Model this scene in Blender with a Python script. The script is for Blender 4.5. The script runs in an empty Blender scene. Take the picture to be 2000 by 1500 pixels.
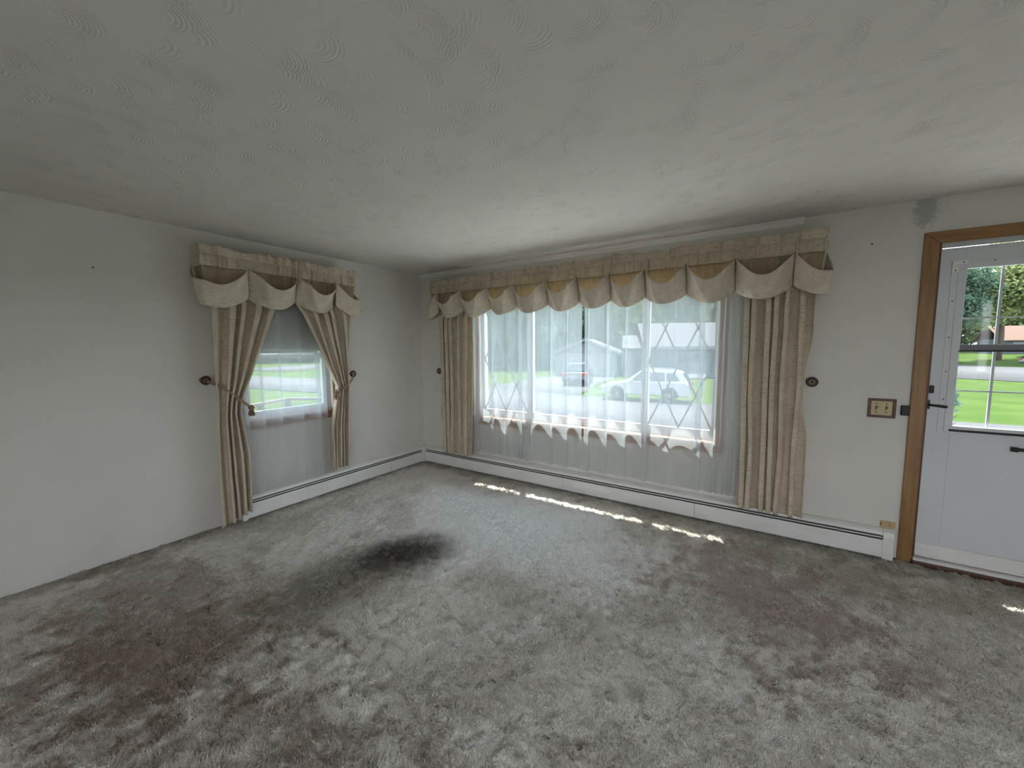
import bpy, bmesh, math, random
import numpy as np
from mathutils import Vector, Matrix

scene = bpy.context.scene
COL = scene.collection

# ------------------------------------------------------------------ camera
cam_d = bpy.data.cameras.new('camera'); cam = bpy.data.objects.new('camera', cam_d); COL.objects.link(cam)
YAW, PITCH, ROLL, FPX = -0.580466744, 0.0918884070, -0.00646026544, 764.887149
fw = Vector((math.sin(YAW)*math.cos(PITCH), math.cos(YAW)*math.cos(PITCH), -math.sin(PITCH)))
r0 = Vector((math.cos(YAW), -math.sin(YAW), 0)); u0 = r0.cross(fw)
rt = r0*math.cos(ROLL)+u0*math.sin(ROLL); up = -r0*math.sin(ROLL)+u0*math.cos(ROLL)
cam.matrix_world = Matrix(((rt.x, up.x, -fw.x, 3.77757558), (rt.y, up.y, -fw.y, -3.63059826), (rt.z, up.z, -fw.z, 1.47122168), (0, 0, 0, 1)))
cam_d.sensor_width = 36.0; cam_d.lens = 36.0*FPX/2000.0; cam_d.clip_start = 0.05; cam_d.clip_end = 600
scene.camera = cam

# ------------------------------------------------------------------ world, sun, exposure
SKY_STRENGTH, SUN_STRENGTH, EXPOSURE = 6.0, 25.0, 0.0
w = bpy.data.worlds.new('sky'); scene.world = w; w.use_nodes = True
nt = w.node_tree; nt.nodes.clear()
out = nt.nodes.new('ShaderNodeOutputWorld'); bg = nt.nodes.new('ShaderNodeBackground')
tc = nt.nodes.new('ShaderNodeTexCoord'); sx = nt.nodes.new('ShaderNodeSeparateXYZ'); rp = nt.nodes.new('ShaderNodeValToRGB')
rp.color_ramp.elements[0].position = 0.0; rp.color_ramp.elements[0].color = (0.93, 0.96, 1.0, 1)
rp.color_ramp.elements[1].position = 0.9; rp.color_ramp.elements[1].color = (0.66, 0.80, 1.0, 1)
nt.links.new(tc.outputs['Generated'], sx.inputs[0]); nt.links.new(sx.outputs['Z'], rp.inputs[0])
nt.links.new(rp.outputs[0], bg.inputs['Color']); bg.inputs['Strength'].default_value = SKY_STRENGTH
nt.links.new(bg.outputs[0], out.inputs[0])
sun_d = bpy.data.lights.new('sun', 'SUN'); sun = bpy.data.objects.new('sun', sun_d); COL.objects.link(sun)
sun_d.energy = SUN_STRENGTH; sun_d.angle = math.radians(0.53); sun_d.color = (1.0, 0.95, 0.86)
SUN_DIR = Vector((0.15, -0.41, -1.0)).normalized()
sun.rotation_euler = SUN_DIR.to_track_quat('-Z', 'Y').to_euler(); sun.location = (0, 10, 30)
vs = scene.view_settings
vs.view_transform = 'Standard'; vs.look = 'None'; vs.gamma = 1.0; vs.exposure = EXPOSURE; vs.use_curve_mapping = False
scene.cycles.transparent_max_bounces = 14
scene.cycles.max_bounces = 8
scene.cycles.diffuse_bounces = 5
scene.cycles.sample_clamp_indirect = 0.0
scene.cycles.use_denoising = True
scene.cycles.adaptive_threshold = 0.05

# ------------------------------------------------------------------ material helpers
def new_mat(name):
    m = bpy.data.materials.new(name); m.use_nodes = True
    t = m.node_tree; t.nodes.clear()
    o = t.nodes.new('ShaderNodeOutputMaterial')
    return m, t, o
def N(t, kind, **kw):
    n = t.nodes.new('ShaderNode'+kind)
    for k, v in kw.items():
        if k in n.inputs: n.inputs[k].default_value = v
        else: setattr(n, k, v)
    return n
def L(t, a, b): t.links.new(a, b)
def math_node(t, op, a, b=None, c=None, clamp=False):
    n = t.nodes.new('ShaderNodeMath'); n.operation = op; n.use_clamp = clamp
    for i, v in enumerate((a, b, c)):
        if v is None: continue
        if isinstance(v, (int, float)): n.inputs[i].default_value = v
        else: t.links.new(v, n.inputs[i])
    return n.outputs[0]
def mix_col(t, fac, a, b, blend='MIX'):
    n = t.nodes.new('ShaderNodeMix'); n.data_type = 'RGBA'; n.blend_type = blend
    for sock, v in ((n.inputs[0], fac), (n.inputs[6], a), (n.inputs[7], b)):
        if isinstance(v, (int, float)): sock.default_value = v
        elif isinstance(v, tuple): sock.default_value = (*v[:3], 1)
        else: t.links.new(v, sock)
    return n.outputs[2]
def coords(t, scale=(1, 1, 1), kind='Object', loc=(0, 0, 0), rot=(0, 0, 0)):
    c = t.nodes.new('ShaderNodeTexCoord'); mp = t.nodes.new('ShaderNodeMapping')
    mp.inputs['Scale'].default_value = scale; mp.inputs['Location'].default_value = loc; mp.inputs['Rotation'].default_value = rot
    t.links.new(c.outputs[kind], mp.inputs[0]); return mp.outputs[0]
def noise(t, vec, scale, detail=3, rough=0.55, dist=0.0):
    n = t.nodes.new('ShaderNodeTexNoise')
    n.inputs['Scale'].default_value = scale; n.inputs['Detail'].default_value = detail
    n.inputs['Roughness'].default_value = rough; n.inputs['Distortion'].default_value = dist
    t.links.new(vec, n.inputs['Vector']); return n.outputs['Fac']
def ramp(t, fac, p0, p1, c0=0.0, c1=1.0):
    n = t.nodes.new('ShaderNodeMapRange'); n.interpolation_type = 'SMOOTHSTEP'
    n.inputs[1].default_value = p0; n.inputs[2].default_value = p1; n.inputs[3].default_value = c0; n.inputs[4].default_value = c1
    t.links.new(fac, n.inputs[0]); return n.outputs[0]
def bump(t, height, strength=0.3, dist=0.01):
    n = t.nodes.new('ShaderNodeBump'); n.inputs['Strength'].default_value = strength; n.inputs['Distance'].default_value = dist
    t.links.new(height, n.inputs['Height']); return n.outputs[0]

def simple(name, c0, c1=None, rough=0.6, scale=8.0, stretch=(1, 1, 1), metal=0.0, bump_s=0.0, bump_scale=60.0, spec=0.4, kind='Object'):
    m, t, o = new_mat(name)
    p = N(t, 'BsdfPrincipled'); p.inputs['Roughness'].default_value = rough; p.inputs['Metallic'].default_value = metal
    p.inputs['Specular IOR Level'].default_value = spec
    if c1 is None: c1 = tuple(x*0.88 for x in c0)
    v = coords(t, stretch, kind)
    f = noise(t, v, scale, 2)
    L(t, mix_col(t, ramp(t, f, 0.35, 0.68), c0, c1), p.inputs['Base Color'])
    if bump_s > 0:
        L(t, bump(t, noise(t, v, bump_scale, 1), bump_s, 0.004), p.inputs['Normal'])
    L(t, p.outputs[0], o.inputs[0]); return m

def wall_material(patched=False):
    m, t, o = new_mat('painted_wall_patched' if patched else 'painted_wall')
    p = N(t, 'BsdfDiffuse')
    v = coords(t)
    base = mix_col(t, ramp(t, noise(t, v, 2.2, 2), 0.35, 0.7), (0.735, 0.71, 0.67), (0.705, 0.68, 0.64))
    if patched:      # grey repaired patch above the door corner
        sp = N(t, 'SeparateXYZ'); L(t, v, sp.inputs[0])
        dx = math_node(t, 'DIVIDE', math_node(t, 'SUBTRACT', sp.outputs['X'], 4.575), 0.062)
        dz = math_node(t, 'DIVIDE', math_node(t, 'SUBTRACT', sp.outputs['Z'], 2.335), 0.115)
        dd = math_node(t, 'SQRT', math_node(t, 'ADD', math_node(t, 'MULTIPLY', dx, dx), math_node(t, 'MULTIPLY', dz, dz)))
        nn = math_node(t, 'MULTIPLY', math_node(t, 'SUBTRACT', noise(t, v, 45, 3, 0.7), 0.5), 1.9)
        patch = ramp(t, math_node(t, 'ADD', dd, nn), 0.55, 1.15, 0.75, 0.0)
        base = mix_col(t, patch, base, (0.40, 0.40, 0.41))
    L(t, base, p.inputs['Color'])
    L(t, bump(t, noise(t, v, 160, 1), 0.25, 0.002), p.inputs['Normal'])
    L(t, p.outputs[0], o.inputs[0]); return m

def ceiling_material():
    m, t, o = new_mat('swirl_plaster_ceiling')
    p = N(t, 'BsdfDiffuse')
    v = coords(t)
    h_total = None
    nlow = noise(t, v, 3.4, 1)
    for k, (sc, rot, freq, ang) in enumerate(((5.2, 0.3, 620.0, 0.6), (6.4, 1.2, 560.0, 2.4))):
        vv = coords(t, (1, 1, 0), 'Object', (k*3.1, k*1.7, 0), (0, 0, rot))
        vo = t.nodes.new('ShaderNodeTexVoronoi'); vo.inputs['Scale'].default_value = sc; vo.inputs['Randomness'].default_value = 0.85
        L(t, vv, vo.inputs['Vector'])
        sub = t.nodes.new('ShaderNodeVectorMath'); sub.operation = 'SUBTRACT'
        L(t, vv, sub.inputs[0]); L(t, vo.outputs['Position'], sub.inputs[1])
        le = t.nodes.new('ShaderNodeVectorMath'); le.operation = 'LENGTH'; L(t, sub.outputs[0], le.inputs[0])
        nm = t.nodes.new('ShaderNodeVectorMath'); nm.operation = 'NORMALIZE'; L(t, sub.outputs[0], nm.inputs[0])
        dt = t.nodes.new('ShaderNodeVectorMath'); dt.operation = 'DOT_PRODUCT'; L(t, nm.outputs[0], dt.inputs[0])
        dt.inputs[1].default_value = (math.cos(ang), math.sin(ang), 0)
        sector = ramp(t, dt.outputs['Value'], 0.1, 0.75)
        rr = math_node(t, 'ADD', le.outputs['Value'], math_node(t, 'MULTIPLY', nlow, 0.03))
        rings = math_node(t, 'SINE', math_node(t, 'MULTIPLY', rr, freq))
        fade = math_node(t, 'MULTIPLY', ramp(t, le.outputs['Value'], 0.015, 0.04), ramp(t, le.outputs['Value'], 0.08, 0.15, 1.0, 0.0))
        pick = ramp(t, nlow, 0.34, 0.52) if k == 0 else ramp(t, nlow, 0.46, 0.64, 1.0, 0.0)
        h = math_node(t, 'MULTIPLY', math_node(t, 'MULTIPLY', math_node(t, 'MULTIPLY', rings, sector), fade), pick)
        h_total = h if h_total is None else math_node(t, 'ADD', h_total, h)
    h_total = math_node(t, 'ADD', h_total, math_node(t, 'MULTIPLY', noise(t, v, 75, 1), 0.5))
    L(t, mix_col(t, nlow, (0.73, 0.705, 0.66), (0.68, 0.655, 0.61)), p.inputs['Color'])
    L(t, bump(t, h_total, 0.55, 0.0028), p.inputs['Normal'])
    L(t, p.outputs[0], o.inputs[0]); return m

def carpet_material(pile=False):
    """yarn colour: dye, soiling and painted window light stored on the carpet mesh, broken up by fibre noise"""
    m, t, o = new_mat('mottled_carpet_pile' if pile else 'mottled_carpet')
    at = N(t, 'Attribute'); at.attribute_name = 'yarn_tone'
    nC = noise(t, coords(t), 420, 0)
    col = mix_col(t, ramp(t, nC, 0.35, 0.55, 0.35, 0.0), at.outputs['Color'], (0.22, 0.20, 0.18))
    d = N(t, 'BsdfDiffuse'); L(t, col, d.inputs['Color'])
    if pile:      # yarn lets some light through
        tr = N(t, 'BsdfTranslucent'); L(t, col, tr.inputs['Color'])
        mx = N(t, 'MixShader'); mx.inputs[0].default_value = 0.35
        L(t, d.outputs[0], mx.inputs[1]); L(t, tr.outputs[0], mx.inputs[2]); L(t, mx.outputs[0], o.inputs[0])
    else:
        L(t, d.outputs[0], o.inputs[0])
    return m

def linen_material(name, c0, c1, slub, trans=0.22, trans_col=(0.80, 0.62, 0.36)):
    m, t, o = new_mat(name)
    uvw = coords(t, (1, 1, 1), 'UV')
    a = noise(t, coords(t, (16, 330, 1), 'UV'), 1.0, 3, 0.6)
    b = noise(t, coords(t, (330, 16, 1), 'UV', (5, 3, 0)), 1.0, 3, 0.6)
    col = mix_col(t, ramp(t, noise(t, uvw, 6, 2), 0.35, 0.65), c0, c1)
    col = mix_col(t, ramp(t, a, 0.555, 0.66, 0.0, 0.85), col, slub)
    col = mix_col(t, ramp(t, b, 0.60, 0.72, 0.0, 0.55), col, slub)
    bn = bump(t, noise(t, coords(t, (500, 500, 1), 'UV'), 1.0, 0), 0.35, 0.002)
    p = N(t, 'BsdfPrincipled'); p.inputs['Roughness'].default_value = 0.85; p.inputs['Specular IOR Level'].default_value = 0.15
    p.inputs['Sheen Weight'].default_value = 0.15
    L(t, col, p.inputs['Base Color']); L(t, bn, p.inputs['Normal'])
    tr = N(t, 'BsdfTranslucent'); L(t, mix_col(t, 0.5, col, trans_col), tr.inputs['Color'])
    mx = N(t, 'MixShader'); mx.inputs[0].default_value = trans
    L(t, p.outputs[0], mx.inputs[1]); L(t, tr.outputs[0], mx.inputs[2]); L(t, mx.outputs[0], o.inputs[0]); return m

def sheer_material():
    m, t, o = new_mat('sheer_voile')
    v = coords(t, (1400, 1400, 1), 'UV')
    f = noise(t, coords(t, (70, 2, 1), 'UV'), 1.0, 2)
    d = N(t, 'BsdfDiffuse'); d.inputs['Color'].default_value = (0.86, 0.83, 0.79, 1)
    tr = N(t, 'BsdfTranslucent'); tr.inputs['Color'].default_value = (0.62, 0.72, 0.77, 1)
    m1 = N(t, 'MixShader'); m1.inputs[0].default_value = 0.5
    L(t, d.outputs[0], m1.inputs[1]); L(t, tr.outputs[0], m1.inputs[2])
    tp = N(t, 'BsdfTransparent'); tp.inputs['Color'].default_value = (1, 1, 1, 1)
    mx = N(t, 'MixShader'); L(t, ramp(t, f, 0.3, 0.7, 0.435, 0.465), mx.inputs[0])
    L(t, tp.outputs[0], mx.inputs[1]); L(t, m1.outputs[0], mx.inputs[2]); L(t, mx.outputs[0], o.inputs[0]); return m

def glass_material():
    m, t, o = new_mat('window_glass')
    tp = N(t, 'BsdfTransparent'); tp.inputs['Color'].default_value = (0.93, 0.96, 0.96, 1)
    g = N(t, 'BsdfGlossy'); g.inputs['Roughness'].default_value = 0.03
    lw = N(t, 'LayerWeight'); lw.inputs['Blend'].default_value = 0.5
    edge = math_node(t, 'POWER', lw.outputs['Facing'], 5.0)
    wav = math_node(t, 'ADD', 0.02, math_node(t, 'MULTIPLY', noise(t, coords(t), 3, 2), 0.01))
    mx = N(t, 'MixShader'); L(t, math_node(t, 'ADD', wav, math_node(t, 'MULTIPLY', edge, 0.6)), mx.inputs[0])
    L(t, tp.outputs[0], mx.inputs[1]); L(t, g.outputs[0], mx.inputs[2]); L(t, mx.outputs[0], o.inputs[0]); return m

def wood_material(name, c0, c1, axis='Z', rough=0.4):
    m, t, o = new_mat(name)
    s = {'X': (3, 40, 40), 'Y': (40, 3, 40), 'Z': (40, 40, 3)}[axis]
    p = N(t, 'BsdfPrincipled'); p.inputs['Roughness'].default_value = rough
    f = noise(t, coords(t, s), 1.0, 5, 0.6, 0.6)
    L(t, mix_col(t, ramp(t, f, 0.3, 0.7), c0, c1), p.inputs['Base Color'])
    L(t, bump(t, f, 0.1, 0.002), p.inputs['Normal'])
    L(t, p.outputs[0], o.inputs[0]); return m

def leaf_material(name, c0, c1):
    m, t, o = new_mat(name)
    f = noise(t, coords(t), 0.8, 4)
    f2 = noise(t, coords(t), 9, 2)
    col = mix_col(t, ramp(t, math_node(t, 'ADD', math_node(t, 'MULTIPLY', f, 0.6), math_node(t, 'MULTIPLY', f2, 0.4)), 0.35, 0.65), c0, c1)
    d = N(t, 'BsdfDiffuse'); L(t, col, d.inputs['Color'])
    tr = N(t, 'BsdfTranslucent'); L(t, col, tr.inputs['Color'])
    mx = N(t, 'MixShader'); mx.inputs[0].default_value = 0.4
    L(t, d.outputs[0], mx.inputs[1]); L(t, tr.outputs[0], mx.inputs[2]); L(t, mx.outputs[0], o.inputs[0]); return m

M = {}
M['wall'] = wall_material(); M['wall_patched'] = wall_material(True); M['ceiling'] = ceiling_material(); M['carpet'] = carpet_material(); M['carpet_pile'] = carpet_material(True)
M['linen'] = linen_material('oatmeal_slub_linen', (0.77, 0.675, 0.55), (0.69, 0.59, 0.465), (0.27, 0.17, 0.10))
M['linen_lined'] = linen_material('lined_oatmeal_linen', (0.78, 0.695, 0.58), (0.70, 0.61, 0.495), (0.28, 0.18, 0.11), 0.08)
M['linen_thin'] = linen_material('single_oatmeal_linen', (0.68, 0.57, 0.42), (0.60, 0.50, 0.36), (0.24, 0.15, 0.08), 0.50, (0.82, 0.63, 0.36))
M['sheer'] = sheer_material(); M['glass'] = glass_material()
M['white_vinyl'] = simple('white_vinyl', (0.60, 0.62, 0.64), (0.55, 0.57, 0.59), 0.4, 5)
M['door_white'] = simple('door_white_paint', (0.70, 0.715, 0.745), (0.665, 0.68, 0.71), 0.45, 3, bump_s=0.05)
M['heater'] = simple('heater_enamel', (0.86, 0.85, 0.83), (0.80, 0.79, 0.76), 0.4, 4, (1, 1, 3))
M['black'] = simple('black_metal', (0.012, 0.012, 0.013), (0.02, 0.02, 0.02), 0.45, 20)
M['dark_slot'] = simple('dark_heater_slot', (0.015, 0.014, 0.013), (0.03, 0.028, 0.025), 0.8, 20)
M['lead'] = simple('grey_lattice_bar', (0.22, 0.235, 0.25), (0.18, 0.195, 0.21), 0.5, 10)
M['oak_z'] = wood_material('oak_casing_upright', (0.34, 0.18, 0.065), (0.24, 0.115, 0.04), 'Z')
M['oak_x'] = wood_material('oak_casing_level', (0.34, 0.18, 0.065), (0.24, 0.115, 0.04), 'X')
M['sill_x'] = wood_material('window_casing_level', (0.36, 0.19, 0.11), (0.27, 0.135, 0.08), 'X')
M['sill_y'] = wood_material('window_casing_side', (0.36, 0.19, 0.11), (0.27, 0.135, 0.08), 'Y')
M['sill_z'] = wood_material('window_casing_upright', (0.36, 0.19, 0.11), (0.27, 0.135, 0.08), 'Z')
M['dark_wood'] = wood_material('dark_stained_wood', (0.13, 0.045, 0.025), (0.07, 0.025, 0.016), 'X')
M['knob_wood'] = wood_material('dark_turned_wood', (0.05, 0.022, 0.015), (0.025, 0.012, 0.01), 'Z', 0.35)
M['cream'] = simple('cream_plastic', (0.55, 0.45, 0.24), (0.50, 0.40, 0.20), 0.4, 30)
M['almond'] = simple('almond_plastic', (0.56, 0.42, 0.22), (0.50, 0.37, 0.19), 0.45, 30)
M['brass'] = simple('aged_brass', (0.52, 0.42, 0.26), (0.42, 0.32, 0.18), 0.35, 30, metal=0.7)
M['screw'] = simple('dark_screw', (0.05, 0.045, 0.03), None, 0.5, 30)
M['rope'] = simple('tan_rope', (0.42, 0.31, 0.21), (0.30, 0.215, 0.15), 0.9, 90, bump_s=0.4, bump_scale=300)
M['tassel'] = simple('brown_tassel', (0.30, 0.19, 0.13), (0.20, 0.125, 0.09), 0.95, 120, (3, 3, 0.3))
M['blind'] = simple('grey_roller_blind', (0.33, 0.33, 0.33), (0.29, 0.29, 0.29), 0.8, 6)
M['exterior_siding'] = simple('own_siding', (0.55, 0.56, 0.56), None, 0.7, 4)
M['eave'] = simple('eave_paint', (0.70, 0.70, 0.68), None, 0.7, 4)
M['grass'] = simple('lawn_grass', (0.028, 0.052, 0.0085), (0.042, 0.065, 0.0125), 0.95, 0.5, spec=0.05, bump_s=0.4, bump_scale=8)
M['asphalt'] = simple('pale_asphalt', (0.055, 0.054, 0.057), (0.048, 0.047, 0.05), 0.9, 0.6, spec=0.2, bump_s=0.1)
M['drive'] = simple('driveway_concrete', (0.070, 0.068, 0.068), (0.060, 0.058, 0.058), 0.9, 0.7, spec=0.2)
M['deck'] = simple('neutral_back_ground', (0.055, 0.052, 0.05), (0.04, 0.038, 0.036), 0.9, 2, (1, 8, 1))  # dark neutral surface of the added ground behind the house
M['concrete'] = simple('pale_concrete', (0.42, 0.41, 0.40), (0.37, 0.36, 0.35), 0.9, 0.7, spec=0.2)
M['pale_bounce'] = simple('pale_bounce', (0.68, 0.66, 0.63), (0.58, 0.56, 0.53), 0.95, 6, spec=0.1, bump_s=0.5, bump_scale=40)  # pale surface of the added bounce strip
M['leaf_a'] = leaf_material('leaves_mid_green', (0.09, 0.14, 0.06), (0.15, 0.19, 0.08))
M['leaf_b'] = leaf_material('leaves_blue_green', (0.07, 0.125, 0.09), (0.12, 0.175, 0.115))
M['leaf_c'] = leaf_material('leaves_yellow_green', (0.14, 0.19, 0.075), (0.25, 0.275, 0.12))
M['bark'] = simple('bark', (0.085, 0.062, 0.045), (0.05, 0.037, 0.027), 0.95, 4, (6, 6, 0.8), bump_s=0.5, bump_scale=12)
M['house_blue'] = simple('blue_grey_siding', (0.055, 0.08, 0.105), (0.045, 0.0675, 0.09), 0.8, 1.5, (0.2, 0.2, 9))
M['house_grey'] = simple('pale_grey_siding', (0.085, 0.1, 0.115), (0.075, 0.0875, 0.1), 0.8, 1.5, (0.2, 0.2, 9))
M['house_trim'] = simple('house_white_trim', (0.135, 0.14, 0.145), None, 0.6, 3)
M['roof_grey'] = simple('pale_grey_shingles', (0.058, 0.056, 0.062), (0.05, 0.048, 0.053), 0.9, 3, (1, 1, 6))
M['roof_red'] = simple('red_brown_shingles', (0.135, 0.075, 0.055), (0.105, 0.06, 0.045), 0.9, 3, (1, 1, 6))
M['house_glass'] = simple('far_window_pane', (0.05, 0.075, 0.10), (0.035, 0.055, 0.08), 0.15, 1, spec=0.6)
M['car_white'] = simple('white_car_paint', (0.24, 0.245, 0.26), (0.22, 0.225, 0.24), 0.22, 2, spec=0.6)
M['car_dark'] = simple('dark_blue_car_paint', (0.02, 0.026, 0.04), (0.016, 0.02, 0.032), 0.2, 2, spec=0.6)
M['car_grey'] = simple('grey_car_paint', (0.055, 0.0575, 0.06), None, 0.25, 2, spec=0.6)
M['car_glass'] = simple('tinted_car_glass', (0.02, 0.026, 0.034), None, 0.08, 2, spec=0.7)
M['tyre'] = simple('tyre_rubber', (0.018, 0.018, 0.02), None, 0.8, 8)
M['rim'] = simple('alloy_rim', (0.25, 0.25, 0.26), None, 0.35, 8, metal=0.6)
M['lamp_red'] = simple('red_tail_lamp', (0.25, 0.02, 0.015), None, 0.3, 8)
M['lamp_clear'] = simple('headlamp', (0.45, 0.45, 0.45), None, 0.2, 8)
M['rail_wood'] = wood_material('weathered_rail', (0.10, 0.075, 0.055), (0.065, 0.05, 0.04), 'Y', 0.8)

# ------------------------------------------------------------------ mesh helpers
def link(name, me, mat=None, parent=None, smooth=False):
    o = bpy.data.objects.new(name, me); COL.objects.link(o)
    if mat is not None: me.materials.append(M[mat] if isinstance(mat, str) else mat)
    if parent is not None: o.parent = parent
    if smooth:
        me.polygons.foreach_set('use_smooth', [True]*len(me.polygons))
    return o
def tag(o, label=None, cat=None, group=None, kind=None):
    if label: o['label'] = label
    if cat: o['category'] = cat
    if group: o['group'] = group
    if kind: o['kind'] = kind
    return o
def empty(name, loc, label=None, cat=None, group=None, kind=None, rz=0.0):
    o = bpy.data.objects.new(name, None); COL.objects.link(o); o.location = loc; o.rotation_euler.z = rz
    o.empty_display_size = 0.05
    return tag(o, label, cat, group, kind)
def sub(parent, o):
    """parent o (built in world coordinates) keeping its place"""
    o.parent = parent
    if parent.type == 'MESH': return o          # parts hold world coordinates already
    o.matrix_parent_inverse = Matrix.Translation(-Vector(parent.location)) if parent.rotation_euler.z == 0 else (Matrix.Translation(parent.location) @ Matrix.Rotation(parent.rotation_euler.z, 4, 'Z')).inverted()
    return o
class MB:
    def __init__(self): self.v = []; self.f = []
    def box(self, x0, x1, y0, y1, z0, z1):
        b = len(self.v)
        self.v += [(x0, y0, z0), (x1, y0, z0), (x1, y1, z0), (x0, y1, z0), (x0, y0, z1), (x1, y0, z1), (x1, y1, z1), (x0, y1, z1)]
        self.f += [(b, b+3, b+2, b+1), (b+4, b+5, b+6, b+7), (b, b+1, b+5, b+4), (b+1, b+2, b+6, b+5), (b+2, b+3, b+7, b+6), (b+3, b, b+4, b+7)]
        return self
    def prism(self, poly, axis, a0, a1):
        """poly: 2-D outline extruded along an axis ('x': (y,z), 'y': (x,z), 'z': (x,y))"""
        n = len(poly); b = len(self.v)
        def pt(p, a): return (a, p[0], p[1]) if axis == 'x' else (p[0], a, p[1]) if axis == 'y' else (p[0], p[1], a)
        self.v += [pt(p, a0) for p in poly] + [pt(p, a1) for p in poly]
        self.f += [tuple(range(b, b+n)), tuple(range(b+2*n-1, b+n-1, -1))]
        self.f += [(b+i, b+n+i, b+n+(i+1) % n, b+(i+1) % n) for i in range(n)]
        return self
    def bar(self, p0, p1, w, d, nrm=(0, 1, 0)):
        p0 = Vector(p0); p1 = Vector(p1); t = (p1-p0).normalized(); n = Vector(nrm); s = t.cross(n).normalized()
        b = len(self.v)
        for p in (p0, p1):
            for a, c in ((-1, -1), (1, -1), (1, 1), (-1, 1)): self.v.append(tuple(p+s*(a*w/2)+n*(c*d/2)))
        self.f += [(b, b+1, b+2, b+3), (b+7, b+6, b+5, b+4)] + [(b+i, b+4+i, b+4+(i+1) % 4, b+(i+1) % 4) for i in range(4)]
        return self
    def tube(self, pts, r, n=8, cap=True):
        pts = [Vector(p) for p in pts]; b = len(self.v); m = len(pts)
        rr = r if hasattr(r, '__len__') else [r]*m
        prev = None
        for i, p in enumerate(pts):
            t = (pts[min(i+1, m-1)]-pts[max(i-1, 0)]).normalized()
            if prev is None:
                a = Vector((0, 0, 1)) if abs(t.z) < 0.9 else Vector((1, 0, 0)); e1 = t.cross(a).normalized()
            else:
                e1 = (prev - t*prev.dot(t)).normalized()
            prev = e1; e2 = t.cross(e1)
            for k in range(n):
                an = 2*math.pi*k/n; self.v.append(tuple(p+(e1*math.cos(an)+e2*math.sin(an))*rr[i]))
        for i in range(m-1):
            for k in range(n):
                self.f.append((b+i*n+k, b+i*n+(k+1) % n, b+(i+1)*n+(k+1) % n, b+(i+1)*n+k))
        if cap: self.f += [tuple(range(b+n-1, b-1, -1)), tuple(range(b+(m-1)*n, b+m*n))]
        return self
    def lathe(self, c, axis, prof, n=24):
        """prof: (distance along the axis, radius)"""
        ax = Vector(axis).normalized(); c = Vector(c)
        a = Vector((0, 0, 1)) if abs(ax.z) < 0.9 else Vector((1, 0, 0)); e1 = ax.cross(a).normalized(); e2 = ax.cross(e1)
        b = len(self.v); m = len(prof)
        for h, r in prof:
            for k in range(n):
                an = 2*math.pi*k/n; self.v.append(tuple(c+ax*h+(e1*math.cos(an)+e2*math.sin(an))*r))
        for i in range(m-1):
            for k in range(n):
                self.f.append((b+i*n+k, b+i*n+(k+1) % n, b+(i+1)*n+(k+1) % n, b+(i+1)*n+k))
        self.f += [tuple(range(b+n-1, b-1, -1)), tuple(range(b+(m-1)*n, b+m*n))]
        return self
    def quad(self, a, b_, c, d):
        b = len(self.v); self.v += [tuple(a), tuple(b_), tuple(c), tuple(d)]; self.f.append((b, b+1, b+2, b+3)); return self
    def build(self, name, mat, parent=None, smooth=False, bevel=0.0):
        me = bpy.data.meshes.new(name); me.from_pydata(self.v, [], self.f); me.update()
        bm = bmesh.new(); bm.from_mesh(me); bmesh.ops.recalc_face_normals(bm, faces=bm.faces); bm.to_mesh(me); bm.free()
        o = link(name, me, mat, None, smooth)
        if bevel > 0:
            md = o.modifiers.new('bevel', 'BEVEL'); md.width = bevel; md.segments = 2; md.limit_method = 'ANGLE'
        if parent is not None: sub(parent, o)
        return o
def grid_mesh(name, P, mat, parent=None, smooth=True, thick=0.0, uv=None):
    """P: (rows, cols, 3) array of points; uv in metres along the cloth"""
    nv, nu = P.shape[:2]
    if uv is None:
        du = np.linalg.norm(np.diff(P, axis=1), axis=2).mean(axis=0); dv = np.linalg.norm(np.diff(P, axis=0), axis=2).mean(axis=1)
        U = np.concatenate([[0], np.cumsum(du)]); V = np.concatenate([[0], np.cumsum(dv)])
        uv = np.stack(np.meshgrid(U, V), axis=-1)
    idx = np.arange(nv*nu).reshape(nv, nu)
    q = np.stack([idx[:-1, :-1], idx[:-1, 1:], idx[1:, 1:], idx[1:, :-1]], axis=-1).reshape(-1, 4)
    me = bpy.data.meshes.new(name)
    me.vertices.add(nv*nu); me.vertices.foreach_set('co', P.astype(np.float32).ravel())
    me.loops.add(q.size); me.loops.foreach_set('vertex_index', q.ravel().astype(np.int32))
    me.polygons.add(len(q)); me.polygons.foreach_set('loop_start', np.arange(0, q.size, 4, dtype=np.int32))
    me.polygons.foreach_set('loop_total', np.full(len(q), 4, dtype=np.int32))
    me.update(calc_edges=True)
    ul = me.uv_layers.new(name='UVMap'); ul.data.foreach_set('uv', uv.reshape(-1, 2)[q.ravel()].astype(np.float32).ravel())
    o = link(name, me, mat, None, smooth)
    if thick > 0:
        md = o.modifiers.new('thickness', 'SOLIDIFY'); md.thickness = thick; md.offset = 0
    if parent is not None: sub(parent, o)
    return o
def vnoise(rng, n0, n1, g0, g1):
    """smooth random field n0 x n1 from a g0 x g1 lattice"""
    a = rng.standard_normal((g0+3, g1+3))
    y = np.linspace(0, g0, n0); x = np.linspace(0, g1, n1)
    yi = y.astype(int); xi = x.astype(int); fy = y-yi; fx = x-xi
    fy = fy*fy*(3-2*fy); fx = fx*fx*(3-2*fx)
    r = a[yi]*(1-fy)[:, None]+a[yi+1]*fy[:, None]
    return r[:, xi]*(1-fx)[None]+r[:, xi+1]*fx[None]
def noise1(rng, n, g):
    return vnoise(rng, 2, n, 1, g)[0]

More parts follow.
